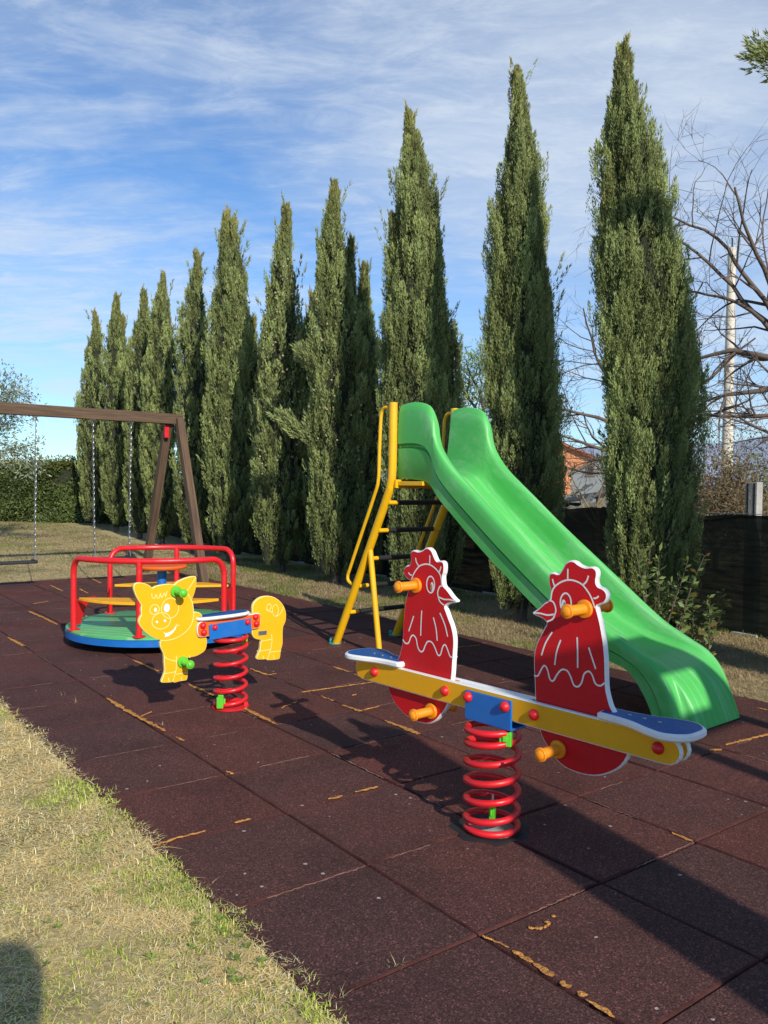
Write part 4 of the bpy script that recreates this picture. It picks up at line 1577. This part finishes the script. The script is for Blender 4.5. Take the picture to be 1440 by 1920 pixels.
    # side sprays that stick out (drooping or flung limbs)
    for (ang, zz_, ln_, up_) in side:
        k = 46
        f = rng.random(k)
        d = np.array([cos(ang), sin(ang), up_])
        d /= np.linalg.norm(d)
        r_s = R * float(prof(zz_ / H)) * .8
        P4 = np.array([cos(ang) * r_s, sin(ang) * r_s, zz_]) + d * (f * ln_)[:, None] + rng.normal(size=(k, 3)) * .05 * (1 - .5 * f)[:, None]
        ax4 = d + rng.normal(size=(k, 3)) * .28 + np.array([0, 0, .35])
        ax4 /= np.linalg.norm(ax4, axis=1)[:, None]
        v, c = sprays(P4, ax4, .16 + .12 * rng.random(k), np.full(k, .04), int(50 / bsc), .036 * bsc, .010 * bsc, np.ones((k, 3)) * (.9 + .4 * rng.random((k, 1))), rng)
        V.append(v); Cc.append(c)
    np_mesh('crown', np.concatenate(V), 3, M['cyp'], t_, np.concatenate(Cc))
    o = core.build('dark_core', M['core'], t_)
    if ncone:
        cm = MB()
        for k in range(ncone):
            a = rng.random() * 6.3
            hz = .25 + .6 * rng.random()
            rr2 = R * float(prof(hz)) * (.97 + .06 * rng.random())
            cx_, cy_, cz_, cr2 = rr2 * cos(a) + lean[0] * hz ** 2, rr2 * sin(a), H * hz, .010 + .007 * rng.random()
            cm.lathe([(.001, -cr2), (cr2 * .8, -cr2 * .6), (cr2, 0), (cr2 * .8, cr2 * .6), (.001, cr2)], (cx_, cy_, cz_), 'z', 6)
        tag(cm.build('cones', M['cone'], t_, auto=False), kind='stuff')
    tm = MB()
    tm.tube([(0, 0, -.05), (.01, 0, .12), (0, .01, .5), (0, 0, H * .7)], [R * .13 + .012, R * .11 + .01, R * .09, .01], 9)
    for k in range(3):
        a = rng.random() * 6.3
        tm.tube([(.02 * cos(a), .02 * sin(a), -.03), (.05 * cos(a), .05 * sin(a), .12), (.12 * cos(a), .12 * sin(a), .5)], [.016, .014, .01], 7)
    tm.build('trunk', M['bark'], t_)
    return t_


CY = [  # q, H, R, density, label, stems (dx,dy,height share,radius share,base), lean, side plumes, fullness
    (0.14, 4.15, .40, 74, 'cypress at the right edge of the photo, only a twig of it in frame', [], (-.05, .0), [(3.0, 3.66, .50, .2)], .3),
    (1.655, 4.48, .305, 96, 'tallest cypress in view, rightmost, behind the foot of the slide', [(.25, .20, .80, .78, .0), (-.10, -.02, .76, .74, 0)], (-.28, 0), [], .88),
    (3.02, 4.88, .30, 96, 'slim cypress behind the middle of the green chute, second from the right', [(.16, .12, .76, .80, 0), (-.12, 0, .76, .66, 0)], (-.13, 0), [], .35),
    (4.59, 5.10, .34, 90, 'broad cypress directly behind the head of the slide', [(.33, .24, .64, .70, 0), (-.16, .02, .78, .60, 0), (.13, 0, .88, .66, 0)], (-.12, 0), [], .6),
    (6.21, 4.84, .34, 86, 'cypress just left of the slide ladder with one limb flung out to the left', [(.36, .25, .80, .90, 0), (.20, .12, .86, .7, 0), (-.12, 0, .6, .7, 0)], (-.08, 0), [(3.5, 1.7, .50, .55), (3.3, 2.6, .12, .9)], .2),
    (7.64, 4.93, .33, 80, 'cypress dotted with pale cones, second left of the slide ladder', [(.34, .22, .76, .78, 0), (-.18, .0, .76, .66, 0)], (.02, 0), [], .25),
    (9.36, 5.30, .36, 76, 'double-tipped cypress right of the wooden swing frame legs', [(.13, -.05, .98, .72, 0), (.36, .25, .7, .7, 0), (-.16, 0, .7, .6, 0)], (-.06, 0), [], .4),
    (10.83, 5.00, .34, 70, 'ragged cypress just behind the A shaped swing legs', [(.28, .22, .7, .75, 0)], (.03, 0), [], .3),
    (12.37, 4.92, .36, 66, 'cypress seen just left of the swing frame apex, fourth from the far end', [(-.08, 0, .9, .7, 0)], (.02, 0), [], .4),
    (13.61, 4.84, .34, 62, 'third cypress from the far end, between the chains of the second swing', [(.12, .0, .8, .7, 0)], (.05, 0), [], .4),
    (15.15, 4.98, .36, 60, 'second cypress from the far end of the row', [(.13, .0, .9, .65, 0)], (.0, 0), [], .4),
    (16.87, 4.84, .37, 56, 'farthest cypress, where the row meets the clipped hedge', [(-.13, .0, .72, .6, 0)], (.03, 0), [], .4),
]
for k, (q, H, R, dn, lab, stems, lean, side, full) in enumerate(CY):
    d = hypot(*W(4.42, q))
    bsc = max(1.0, min(1.9, d / 7.5))
    cypress(q, H, R, dn / bsc ** .8, lab, stems=stems, seed=k, lean=lean, bsc=bsc, side=side, full=full, ncone={4: 110, 5: 190, 6: 40}.get(k, 0))


def leaf_cloud(P, size, cols, rng, flat=.0, aspect=.45, dirs=None):
    n = len(P)
    d = rng.normal(size=(n, 3)) if dirs is None else dirs + rng.normal(size=(n, 3)) * .5
    d[:, 2] *= (1 - flat)
    d /= np.linalg.norm(d, axis=1)[:, None] + 1e-9
    s_ = np.cross(d, rng.normal(size=(n, 3)))
    s_ /= np.linalg.norm(s_, axis=1)[:, None] + 1e-9
    l_ = (size * (.6 + .8 * rng.random(n)))[:, None]
    w_ = l_ * aspect
    v = np.stack([P, P + d * l_ * .5 + s_ * w_ * .5, P + d * l_, P + d * l_ * .5 - s_ * w_ * .5], 1).reshape(-1, 3)
    return v, np.repeat(cols, 4, axis=0)


# clipped hedge along the far end
def hedge():
    rng = np.random.default_rng(77)
    a = Vector((*W(5.0, 17.6), 0)) + Vector((1.9, .25, 0))
    dvec = Vector((-1, -.06, 0)).normalized()
    nv = Vector((dvec.y, -dvec.x, 0))
    if nv.y > 0: nv = -nv
    ln, hgt, dep = 10.5, 1.42, 1.1
    z0 = gheight(0, 17.5)
    t_ = thing('hedge', 'clipped dark green hedge across the far end of the lawn', 'hedge', (a.x, a.y, z0), 0)
    n = 90000
    u = rng.random(n) * ln
    f = rng.random(n)
    face = rng.random(n) < .72
    hh = rng.random(n) ** .9 * hgt
    bump = .10 * np.sin(u * 2.3) + .08 * np.sin(u * 5.1 + hh * 4) + .05 * np.sin(hh * 9 + u * 3)
    off = np.where(face, bump - .14 * rng.random(n) ** 1.5, -dep * f)
    hh = np.where(face, hh, hgt + .03 * np.sin(u * 3.1) - .12 * rng.random(n) ** 2 + .16 * rng.random(n) ** 9)
    P = np.stack([dvec.x * u + nv.x * off, dvec.y * u + nv.y * off, hh], 1)
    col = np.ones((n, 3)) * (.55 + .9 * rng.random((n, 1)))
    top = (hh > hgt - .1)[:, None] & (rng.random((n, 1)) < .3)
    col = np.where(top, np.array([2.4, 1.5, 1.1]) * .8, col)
    v, c = leaf_cloud(P, .075, col, rng)
    np_mesh('crown', v, 4, M['hedge'], t_, c)
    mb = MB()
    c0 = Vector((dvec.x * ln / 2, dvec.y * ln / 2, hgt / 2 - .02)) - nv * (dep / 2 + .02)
    mb.box(c0, (ln, dep - .25, hgt - .2), 0, Matrix.Rotation(atan2(dvec.y, dvec.x), 3, 'Z'))  # solid dark block stands for shade inside the hedge
    mb.build('dark_core', M['core'], t_)


hedge()


# generic woody tree: recursive limbs; leaves optional
def limb_tree(root_loc, label, cat, name, spec, seed, twig_mat, leaf=None, group=None):
    """spec: list of start limbs (points list, r0, r1); children grown recursively"""
    rg = random.Random(seed)
    t_ = thing(name, label, cat, root_loc, 0, group)
    tr, lm = MB(), MB()
    tips = []

    def grow(p, d, ln, r, lvl, maxl, gnarl, droop, nkids):
        n = max(3, int(ln / .16))
        pts = [p.copy()]
        dd = d.copy()
        for i in range(n):
            dd = (dd + Vector((rg.gauss(0, gnarl), rg.gauss(0, gnarl), rg.gauss(0, gnarl) + droop * (i / n)))).normalized()
            pts.append(pts[-1] + dd * ln / n)
        rs = [r * (1 - .72 * i / n) for i in range(n + 1)]
        lm.tube(pts, [q_ * .82 for q_ in rs], 6 if r > .012 else 4, caps=False)
        tips.append((pts[-1], dd))
        if lvl < maxl:
            k = nkids if lvl == 0 else max(2, int(nkids * .75))
            for j in range(k):
                f = rg.uniform(.22, .98)
                i = min(n - 1, int(f * n))
                base = pts[i] + (pts[i + 1] - pts[i]) * (f * n - i if f * n - i < 1 else 0)
                dr = (pts[i + 1] - pts[i]).normalized()
                sd = Vector((rg.gauss(0, 1), rg.gauss(0, 1), rg.gauss(0, 1)))
                sd = (sd - dr * sd.dot(dr)).normalized()
                nd = (dr * rg.uniform(.4, .9) + sd * rg.uniform(.55, 1)).normalized()
                grow(base, nd, ln * rg.uniform(.36, .62), max(.0028, rs[i] * rg.uniform(.42, .62)), lvl + 1, maxl, gnarl * 1.1, droop, nkids)

    trunk_pts, trunk_r, limbs, pars = spec
    tr.tube(catmull(trunk_pts, 4), list(np.interp(np.linspace(0, 1, (len(trunk_pts) - 1) * 4 + 1), np.linspace(0, 1, len(trunk_r)), trunk_r)), 10)
    for (p, d, ln, r) in limbs:
        grow(Vector(p), Vector(d).normalized(), ln, r, 0, *pars)
    tr.build('trunk', M['bark'], t_)
    lm.build('limbs', twig_mat, t_, recalc=False)
    if leaf:
        matl, per, size, spread, colfun, asp = leaf
        rng = np.random.default_rng(seed)
        T = np.array([tuple(a) for a, b_ in tips])
        D = np.array([tuple(b_) for a, b_ in tips])
        idx = np.repeat(np.arange(len(T)), per)
        P = T[idx] + rng.normal(size=(len(idx), 3)) * spread - D[idx] * (rng.random(len(idx)) * spread * 3)[:, None]
        v, c = leaf_cloud(P, size, colfun(rng, len(P)), rng, aspect=asp, dirs=D[idx])
        np_mesh('crown', v, 4, matl, t_, c)
    return t_


grey_green = lambda rng, n: (.6 + .9 * rng.random((n, 1))) * np.where(rng.random((n, 1)) < .35, np.array([[1.6, 1.6, 1.75]]), np.array([[.9, 1, .9]]))
# olive tree at the left edge
ox, oy, _ = at_depth(-120, 900, 13.5)
limb_tree((ox, oy, gheight(0, 12)), 'silvery olive tree cut by the left edge, behind the swing beam', 'olive tree', 'olive_tree',
          ([(0, 0, -.1), (.05, 0, .7), (.0, .05, 1.6)], [.16, .12, .10],
           [((0, .05, 1.5), (.85, -.1, .75), 1.35, .06), ((0, .05, 1.5), (.2, -.4, 1), 1.5, .06), ((0, .05, 1.5), (-.5, .1, .9), 1.3, .06), ((.05, 0, 1.45), (1, .2, .45), 1.2, .05), ((0, 0, 1.5), (.7, -.5, .4), 1.2, .05)],
           (2, .15, -.01, 8)), 21, M['twig'], (M['olive'], 46, .075, .085, grey_green, .26))
# pale evergreen between two cypresses, beyond the fence
ox, oy, _ = at_depth(905, 900, 15)
limb_tree((ox, oy, 0), 'pale green loose tree far behind the gap right of the slide head', 'tree', 'olive_tree',
          ([(0, 0, -.1), (.0, 0, 1.0), (.0, .05, 2.0)], [.14, .12, .09],
           [((0, .05, 1.9), (-.35, -.1, 1), 1.5, .05), ((0, .05, 1.6), (-.6, -.1, .6), 1.0, .05), ((0, 0, 2), (.5, -.1, .8), 1.3, .05), ((0, 0, 2), (.05, 0, 1), 1.6, .05)],
           (2, .14, .05, 7)), 22, M['twig'], (M['olive'], 34, .085, .10, lambda r_, n: (.8 + .8 * r_.random((n, 1))) * np.array([[1.1, 1.35, .95]]), .24))
# bare fruit tree reaching in from the right
ox, oy, _ = at_depth(1520, 900, 8.6)
limb_tree((ox, oy, 0), 'leafless gnarled tree reaching in from the right edge, in front of the utility pole', 'bare tree', 'bare_tree',
          ([(0, 0, -.1), (.03, 0, .9), (-.05, .05, 1.9), (-.12, 0, 2.7)], [.15, .12, .11, .09],
           [((-.1, 0, 2.55), (-1, .15, .28), 1.25, .052), ((-.1, 0, 2.6), (-.75, -.3, .85), 1.9, .045), ((-.05, .05, 2.3), (-1, -.2, -.05), 1.2, .045), ((-.1, 0, 2.7), (-.35, .25, 1), 2.1, .042),
            ((-.05, .05, 2.0), (-.9, .25, -.1), 1.1, .04), ((-.1, 0, 2.7), (.4, .2, 1), 1.9, .05), ((0, 0, 1.7), (-.8, -.1, .3), 1.15, .035), ((-.1, 0, 2.65), (-.6, .1, 1.2), 2.2, .036), ((-.1, 0, 2.5), (-.8, .5, .5), 1.6, .038)],
           (3, .15, -.02, 6)), 31, M['twig'])
# bare tree behind the tallest cypress
ox, oy, _ = at_depth(1215, 900, 9.6)
limb_tree((ox, oy, 0), 'leafless tree hidden behind the rightmost cypress, its twigs spreading left into the gap', 'bare tree', 'bare_tree',
          ([(0, 0, -.1), (.0, 0, 1.0), (.0, .05, 1.8)], [.13, .11, .09],
           [((0, .05, 1.5), (-1, .1, .35), 1.25, .035), ((0, .05, 1.7), (-.9, -.1, .75), 1.55, .036), ((0, 0, 1.75), (-.75, .2, 1.1), 1.75, .034), ((0, 0, 1.8), (-.3, .1, 1), 1.9, .034), ((0, 0, 1.4), (-1, .25, .12), 1.1, .03),
            ((0, 0, 1.8), (.7, .1, .9), 1.6, .036), ((0, 0, 1.6), (.9, -.1, .4), 1.3, .034), ((0, 0, 1.3), (-.9, .4, .6), 1.2, .03)],
           (3, .15, .03, 7)), 34, M['twig'])
ox, oy, _ = at_depth(1120, 900, 12.5)
limb_tree((ox, oy, 0), 'yellowish twiggy bush beyond the fence, below the bare branches in the gap', 'bush', 'bush',
          ([(0, 0, -.1), (.0, 0, .4), (.0, .03, .8)], [.06, .05, .04],
           [((0, 0, .5 + .1 * k), (-.9 + .3 * k, .1 * (-1) ** k, .9), 1.15, .02) for k in range(6)],
           (3, .15, .0, 4)), 36, M['lichen_twig'])

# thickets beyond the fence on the right: each bush its own object
TH = [(1345, 12.0, 1.35, 'brown'), (1425, 11.0, 1.55, 'brown'), (1385, 15.5, 2.1, 'brown'), (1480, 14.0, 2.0, 'shrub'), (1300, 16.5, 1.7, 'brown')]
for k, (px, D, hgt, mk) in enumerate(TH):
    ox, oy, _ = at_depth(px, 900, D)
    lab = ['low brown bush over the fence, left of the concrete post', 'low brown bush over the fence at the right edge', 'tall brown thicket behind the utility pole foot', 'greenish bush beyond the right edge bushes', 'twiggy brown bush partly behind the rightmost cypress'][k]
    limb_tree((ox, oy, 0), lab, 'bush', 'bush',
              ([(0, 0, -.1), (.0, 0, .2), (.0, .03, .4)], [.05, .04, .04],
               [((0, 0, .3), (cos(a), sin(a), 1.1 + .5 * (j % 3)), hgt * .75, .02) for j, a in enumerate([.3, 1.2, 2.2, 3.0, 3.9, 4.8, 5.6])],
               (2, .16, .0, 7)), 50 + k, M['lichen_twig'], (M[mk], 12, .05, .10, lambda r_, n: (.6 + .9 * r_.random((n, 1))) * np.ones((n, 3)), .5), 'bushes beyond the fence')


# young leafy shrubs at the foot of the right cypress
def shrub(loc, hgt, ns, lab, seed, spread):
    rg = random.Random(seed)
    rng = np.random.default_rng(seed)
    t_ = thing('leafy_shrub', lab, 'shrub', loc, 0, 'young shrubs by the fence')
    st = MB()
    V, Cc = [], []
    for k in range(ns):
        a = rg.uniform(0, 6.3)
        d = Vector((cos(a) * spread, sin(a) * spread, 1)).normalized()
        ln = hgt * rg.uniform(.65, 1.05)
        pts = [Vector((rg.gauss(0, .05), rg.gauss(0, .05), 0))]
        for i in range(9):
            d = (d + Vector((rg.gauss(0, .05), rg.gauss(0, .05), .02))).normalized()
            pts.append(pts[-1] + d * ln / 9)
        st.tube(pts, [.006 * (1 - .7 * i / 9) for i in range(10)], 5, caps=False)
        n = 44
        f = .15 + .85 * rng.random(n) ** .8
        pa = np.array([tuple(q) for q in pts])
        P = np.stack([np.interp(f * 9, np.arange(10), pa[:, j]) for j in range(3)], 1)
        an = rng.random(n) * 6.3
        D = np.stack([np.cos(an), np.sin(an), .35 + .3 * rng.random(n)], 1)
        col = (.6 + .9 * rng.random((n, 1))) * np.array([[1, 1, 1]])
        col = np.where(rng.random((n, 1)) < .06, np.array([[2.0, .8, .8]]), col)
        v, c = leaf_cloud(P, .052, col, rng, aspect=.42, dirs=D * 1.5)
        V.append(v); Cc.append(c)
    st.build('stems', M['twig'], t_, recalc=False)
    np_mesh('leaves', np.concatenate(V), 4, M['shrub'], t_, np.concatenate(Cc))


x, y = gz(1308, 1252)
shrub((x, y, .0), .58, 11, 'lower young leafy shrub right of the slide foot, in front of the net', 5, .35)
x, y = gz(1232, 1256)
shrub((x, y, .0), .84, 10, 'taller leafy shrub against the rightmost cypress, left of the lower shrub', 6, .28)

# ------------------------------------------------------------------ shade-net fence with concrete posts
FP = 5.24


def fence():
    q0, q1 = -4.0, 18.0
    t_ = thing('shade_net_fence', 'dark shade net fence on concrete posts behind the cypresses', 'fence', (*W(FP, 0), 0), TA + pi / 2 - .03)
    mb = MB()
    n = 160
    nz = 8
    vs = []
    for i in range(n + 1):
        q = q0 + (q1 - q0) * i / n
        f = abs(((q - 1.05) / 2.0) % 1 - .5) * 2        # 1 at posts, 0 mid-span
        top = 1.03 - .035 * (1 - f ** 2) + .008 * sin(q * 9)
        for k in range(nz + 1):
            z = .02 + (top - .02) * k / nz
            vs.append((q, .012 * sin(q * 7 + k * 1.3) + .02 * sin(q * 1.9 + k), z))
    fs = [(i * (nz + 1) + k, (i + 1) * (nz + 1) + k, (i + 1) * (nz + 1) + k + 1, i * (nz + 1) + k + 1) for i in range(n) for k in range(nz)]
    mb.add(vs, fs)
    mb.build('shade_net', M['net'], t_, recalc=False)
    for k in range(-2, 8):
        q = .28 + 2.08 * k
        if k == 0:
            x_, y_ = gz(1388, 1203)
            q = WI(x_, y_)[1]
        mb = MB()
        mb.box((q, -.075, .58), (.10, .085, 1.39))
        mb.box((q - .028, -.034 + .0, .58), (.014, .008, 1.37), 1)
        mb.box((q + .028, -.034, .58), (.014, .008, 1.37), 1)
        mb.box((q, -.07, -.02), (.22, .2, .16))
        bevel(mb.build('post', [M['concrete'], M['dark']], t_), .006)
    mb = MB()
    mb.tube([(q0, .0, 1.02), (q1, .0, 1.02)], .003, 6)
    mb.tube([(q0, -.03, .5), (q1, -.03, .5)], .003, 6)
    mb.build('tension_wire', M['steel'], t_)


fence()

# ------------------------------------------------------------------ beyond the fence
D = 21
bx, by, _ = at_depth(1361, 960, D)
t_ = thing('utility_pole', 'tall pale concrete utility pole behind the bare tree', 'utility pole', (bx, by, 0))
_, _, zt = at_depth(1373, 465, D)
mb = MB()
mb.lathe([(.155, -.2), (.15, .5), (.095, zt)], (0, 0, 0), 'z', 20)
mb.build('pole', M['polec'], t_)
mb = MB()
mb.box((0, 0, zt - .08), (.06, .06, .10))
mb.tube([(0, 0, zt), (0, 0, zt + .25)], .02, 8)
mb.tube([(0, 0, zt - .1), (-.3, 0, zt - .25)], .015, 6)
mb.build('insulator', M['dark'], t_)
for k, (zz_, ex, ez) in enumerate([(zt - .06, 14, .3)]):
    mb = MB()
    a = Vector((bx, by, zz_))
    b_ = Vector((bx + ex, by + 8 * (1 if ex > 0 else 1.5), zz_ + ez))
    pts = [a + (b_ - a) * (i / 16) + Vector((0, 0, -.5 * sin(pi * i / 16))) for i in range(17)]
    mb.tube(pts, .009, 5)
    tag(mb.build('power_cable', M['dark']), ['thin cable leaving the utility pole to the right', 'thin cable running from the utility pole to the left behind the cypresses'][k], 'cable')


def gable_house(name, label, cat, cx, cy, rz, w, d, eave, ridge, wall, roof, wins, gable_front=True, over=.35):
    t_ = thing(name, label, cat, (cx, cy, 0), rz)
    mb = MB()
    hw, hd = w / 2, d / 2
    vs = [(-hw, -hd, -.2), (hw, -hd, -.2), (hw, hd, -.2), (-hw, hd, -.2), (-hw, -hd, eave), (hw, -hd, eave), (hw, hd, eave), (-hw, hd, eave), (0, -hd, ridge), (0, hd, ridge)]
    mb.add(vs, [(0, 1, 5, 8, 4), (2, 3, 7, 9, 6), (1, 2, 6, 5), (3, 0, 4, 7)], 0, False)
    mb.build('wall', wall, t_)
    mb = MB()
    sl_ = (ridge - eave) / hw
    for s_ in (-1, 1):
        e = hw + over
        zb = ridge - sl_ * e
        th = .14
        p0, p1, p2, p3 = (0, -hd - over, ridge + .02), (s_ * e, -hd - over, zb + .02), (s_ * e, hd + over, zb + .02), (0, hd + over, ridge + .02)
        up_ = lambda q: (q[0], q[1], q[2] + th)
        mb.add([p0, p1, p2, p3, up_(p0), up_(p1), up_(p2), up_(p3)], [(0, 1, 2, 3), (4, 5, 6, 7), (0, 1, 5, 4), (1, 2, 6, 5), (2, 3, 7, 6), (3, 0, 4, 7)], 0, False)
    mb.build('roof', roof, t_)
    for (x, z, ww, hh) in wins:
        mb = MB()
        for q_ in ((x, -hd - .02, z + hh / 2, ww + .12, .06), (x, -hd - .02, z - hh / 2, ww + .12, .06)):
            mb.box(q_[:3], (q_[3], .06, q_[4]))
        for sx in (-1, 1):
            mb.box((x + sx * ww / 2, -hd - .02, z), (.05, .058, hh))
        wn_ = mb.build('window', M['groof'], t_)
        mb = MB()
        mb.box((x, -hd - .008, z), (ww, .02, hh))
        mb.build('pane', M['glass'], wn_)
    return t_


# grey gabled house and orange house
D1 = 34
xa = at_depth(1072, 900, D1)[0]
xr = at_depth(1128, 900, D1)[0]
hw = xr - xa
zr = at_depth(1128, 849, D1)[2] - .26
ze = at_depth(1066, 880, D1)[2] - .22
wz = at_depth(1110, 877, D1)
gable_house('house', 'pale grey gabled house with one small window, seen between the two right cypresses', 'house', xr + 4 * sin(.27), D1 + 4 * cos(.27), -.27, hw * 2, 8, ze, zr, M['gwall'], M['groof'], [(wz[0] - xr - .05, wz[2] - .12, .27, .42)], over=.15)
D2 = 46
xo = at_depth(1040, 900, D2)[0]
zo = at_depth(1040, 822, D2)[2] - .2
zoe = at_depth(1105, 852, D2)[2] - .2
gable_house('house', 'orange rendered house with red tiled roof, left of the grey gabled house', 'house', xo + 4.5 * sin(.22), D2 + 4.5 * cos(.22), -.22, 3.9, 9, zoe, zo, M['owall'], M['roof'], [(-.6, 2.2, .7, .9)], over=.3)
D3 = 60
xw = at_depth(1334, 940, D3)[0]
gable_house('house', 'tiny white house low behind the bushes, left of the utility pole foot', 'house', xw, D3 + 3, .2, 2.6, 5, at_depth(1334, 938, D3)[2] + .2, at_depth(1334, 930, D3)[2] + .3, M['wwall'], M['groof'], [(-.4, .5, .35, .4)], over=.15)
# scrap lean-to: sheets and props behind the fence
LD = 14
lt_ = [((1062, 952), (1140, 934), (1136, 951), (1070, 962), 'sheet', 'crumpled pale plastic sheet lying over the scrap shed behind the fence'),
       ((1058, 930), (1108, 905), (1112, 910), (1060, 938), 'sheet', 'narrow pale sheet leaning to the right above the crumpled sheet'),
       ((1090, 938), (1142, 908), (1145, 914), (1096, 946), 'gwall', 'grey corrugated strip lying across the scrap shed roof')]
for k, (a, b_, c, d, mk, lab) in enumerate(lt_):
    q = [at_depth(*a, LD - .5), at_depth(*b_, LD), at_depth(*c, LD + .4), at_depth(*d, LD - .2)]
    mb = MB()
    n = 10
    vs = []
    for j in range(4):
        for i in range(n + 1):
            u_, v_ = i / n, j / 3
            p_ = (Vector(q[0]) * (1 - u_) + Vector(q[1]) * u_) * (1 - v_) + (Vector(q[3]) * (1 - u_) + Vector(q[2]) * u_) * v_
            vs.append(p_ + Vector((0, .05 * sin(u_ * 9 + v_ * 3), .025 * sin(u_ * 17 + v_ * 5 + k))))
    mb.add(vs, [(j * (n + 1) + i, j * (n + 1) + i + 1, (j + 1) * (n + 1) + i + 1, (j + 1) * (n + 1) + i) for j in range(3) for i in range(n)])
    tag(mb.build('scrap_sheet', M[mk], recalc=False), lab, 'sheet', 'scrap sheets behind the fence')
sx_, sy_, _ = at_depth(1098, 950, LD + 1.6)
t_ = thing('shed', 'low dark open scrap shed behind the fence, under the pale sheets', 'shed', (sx_, sy_, 0))
mb = MB()
mb.beam((-.9, -.6, .95), (.9, -.3, 1.22), 1.2, .03)
mb.build('roof', M['dark'], t_)
for x in (-.8, 0, .8):
    mb = MB()
    mb.beam((x, -.9, 0), (x, -.9, .92 + .14 * (x + .9)), .06, .06, upv=Vector((0, 1, 0)))
    mb.build('post', M['wood'], t_)
mb = MB()
mb.box((0, .25, .5), (1.8, .03, .9))
mb.build('wall', M['dark'], t_)

# hills
mb = MB()
n = 90
vs = []
for i in range(n + 1):
    az = radians(-60 + 120 * i / n)
    D = 3200
    x, y = D * sin(az), D * cos(az)
    f = i / n
    e = .028 + .022 * (max(0, (f - .45)) * 2.2) + .006 * sin(f * 23) + .004 * sin(f * 51 + 1) + .002 * sin(f * 117)
    e += .03 * math.exp(-((f - .74) / .09) ** 2)
    if f < .5: e *= .35
    vs += [(x * .8, y * .8, -20), (x * .9, y * .9, D * e * .45 + 8 * sin(f * 80)), (x, y, D * e)]
mb.add(vs, [(3 * i + k, 3 * i + 3 + k, 3 * i + 4 + k, 3 * i + 1 + k) for i in range(n) for k in (0, 1)])
tag(mb.build('hills', M['hill']), kind='structure')

# ------------------------------------------------------------------ the photographer, and unseen pieces added to throw shadows
# the photographer
def person():
    t_ = thing('person', 'person in dark clothes holding up a phone, standing behind the viewpoint', 'person', (.375, -.75, 0), 0)
    J = [((0, 0, .86), .135), ((0, .0, 1.08), .125), ((0, .0, 1.26), .15), ((0, .01, 1.38), .06), ((0, .02, 1.45), .055),
         ((-.17, 0, 1.29), .065), ((-.25, .03, 1.05), .048), ((-.13, .24, 1.10), .038), ((-.07, .30, 1.14), .03),
         ((.17, 0, 1.29), .065), ((.25, .03, 1.05), .048), ((.14, .24, 1.10), .038), ((.08, .30, 1.14), .03),
         ((-.10, 0, .80), .10), ((-.12, .01, .45), .062), ((-.13, -.01, .08), .045), ((-.14, .13, .03), .035),
         ((.10, 0, .80), .10), ((.12, .01, .45), .062), ((.13, -.01, .08), .045), ((.14, .13, .03), .035)]
    E_ = [(0, 1), (1, 2), (2, 3), (3, 4), (2, 5), (5, 6), (6, 7), (7, 8), (2, 9), (9, 10), (10, 11), (11, 12), (0, 13), (13, 14), (14, 15), (15, 16), (0, 17), (17, 18), (18, 19), (19, 20)]
    me = bpy.data.meshes.new('body')
    me.from_pydata([j[0] for j in J], E_, [])
    o = bpy.data.objects.new('body', me)
    C.objects.link(o)
    o.parent = t_
    md = o.modifiers.new('skin', 'SKIN')
    for i, (_, r) in enumerate(J):
        me.skin_vertices[0].data[i].radius = (r, r * (.72 if i < 3 else 1))
    me.skin_vertices[0].data[0].use_root = True
    sb_ = o.modifiers.new('sub', 'SUBSURF')
    sb_.levels = sb_.render_levels = 2
    me.materials.append(M['cloth'])
    mb = MB()
    mb.lathe([(.02, -.115), (.05, -.10), (.07, -.05), (.078, 0), (.078, .05), (.062, .09), (.03, .115), (.004, .12)], (0, .03, 1.57), 'z', 18)
    mb.box((0, .112, 1.55), (.022, .03, .04))
    mb.build('head', M['skin'], t_)
    mb = MB()
    mb.lathe([(.083, -.02), (.088, .04), (.075, .095), (.04, .124), (.004, .13)], (0, .012, 1.58), 'z', 18)
    mb.build('hair', M['hair'], t_)


person()


# added shadow casters, unseen right of the viewpoint: upright boards and a flat frame
t_ = thing('shadow_boards', 'three unseen upright boards added right of the viewpoint to cast a striped shadow', 'shadow caster', (1.95, -.30, 0), -SUN_AZ)
sx_ = -(1.95 * cos(SUN_AZ) - .30 * sin(SUN_AZ))
sx_ = -(1.95 * .9135 - .30 * .407)
for a, b_, hgt in ((1.62, 1.76, 2.45), (1.788, 1.956, 2.7), (1.984, 2.17, 2.35)):
    mb = MB()
    c_ = (a + b_) / 2 + sx_
    mb.box((c_, 0, hgt / 2), (b_ - a, .03, hgt))
    bevel(mb.build('board', M['wood'], t_), .004)
t_ = thing('shade_frame', 'unseen timber frame on two posts, added to shade the slide foot', 'canopy', (3.25, .5, 0), 0)
H0 = [(3.10, .605), (3.33, .797), (3.52, .328), (3.367, .2)]  # opening shaped so a lit patch falls on the slide foot
H1 = [(2.72, .93), (3.12, 1.29), (3.86, .34), (3.30, -.12)]
for k in range(4):
    a, b_, c_, d_ = H0[k], H0[(k + 1) % 4], H1[(k + 1) % 4], H1[k]
    mb = MB()
    vs = [(x - 3.25, y - .5, z) for z in (2.4, 2.43) for x, y in (a, b_, c_, d_)]
    mb.add(vs, [(0, 1, 2, 3), (4, 5, 6, 7), (0, 1, 5, 4), (1, 2, 6, 5), (2, 3, 7, 6), (3, 0, 4, 7)], 0, False)
    mb.build('shade_frame_board', M['wood'], t_)
for x, y in ((3.80, .36), (3.28, -.05)):
    mb = MB()
    mb.box((x - 3.25, y - .5, 1.2), (.08, .08, 2.4))
    bevel(mb.build('post', M['wood'], t_), .005)
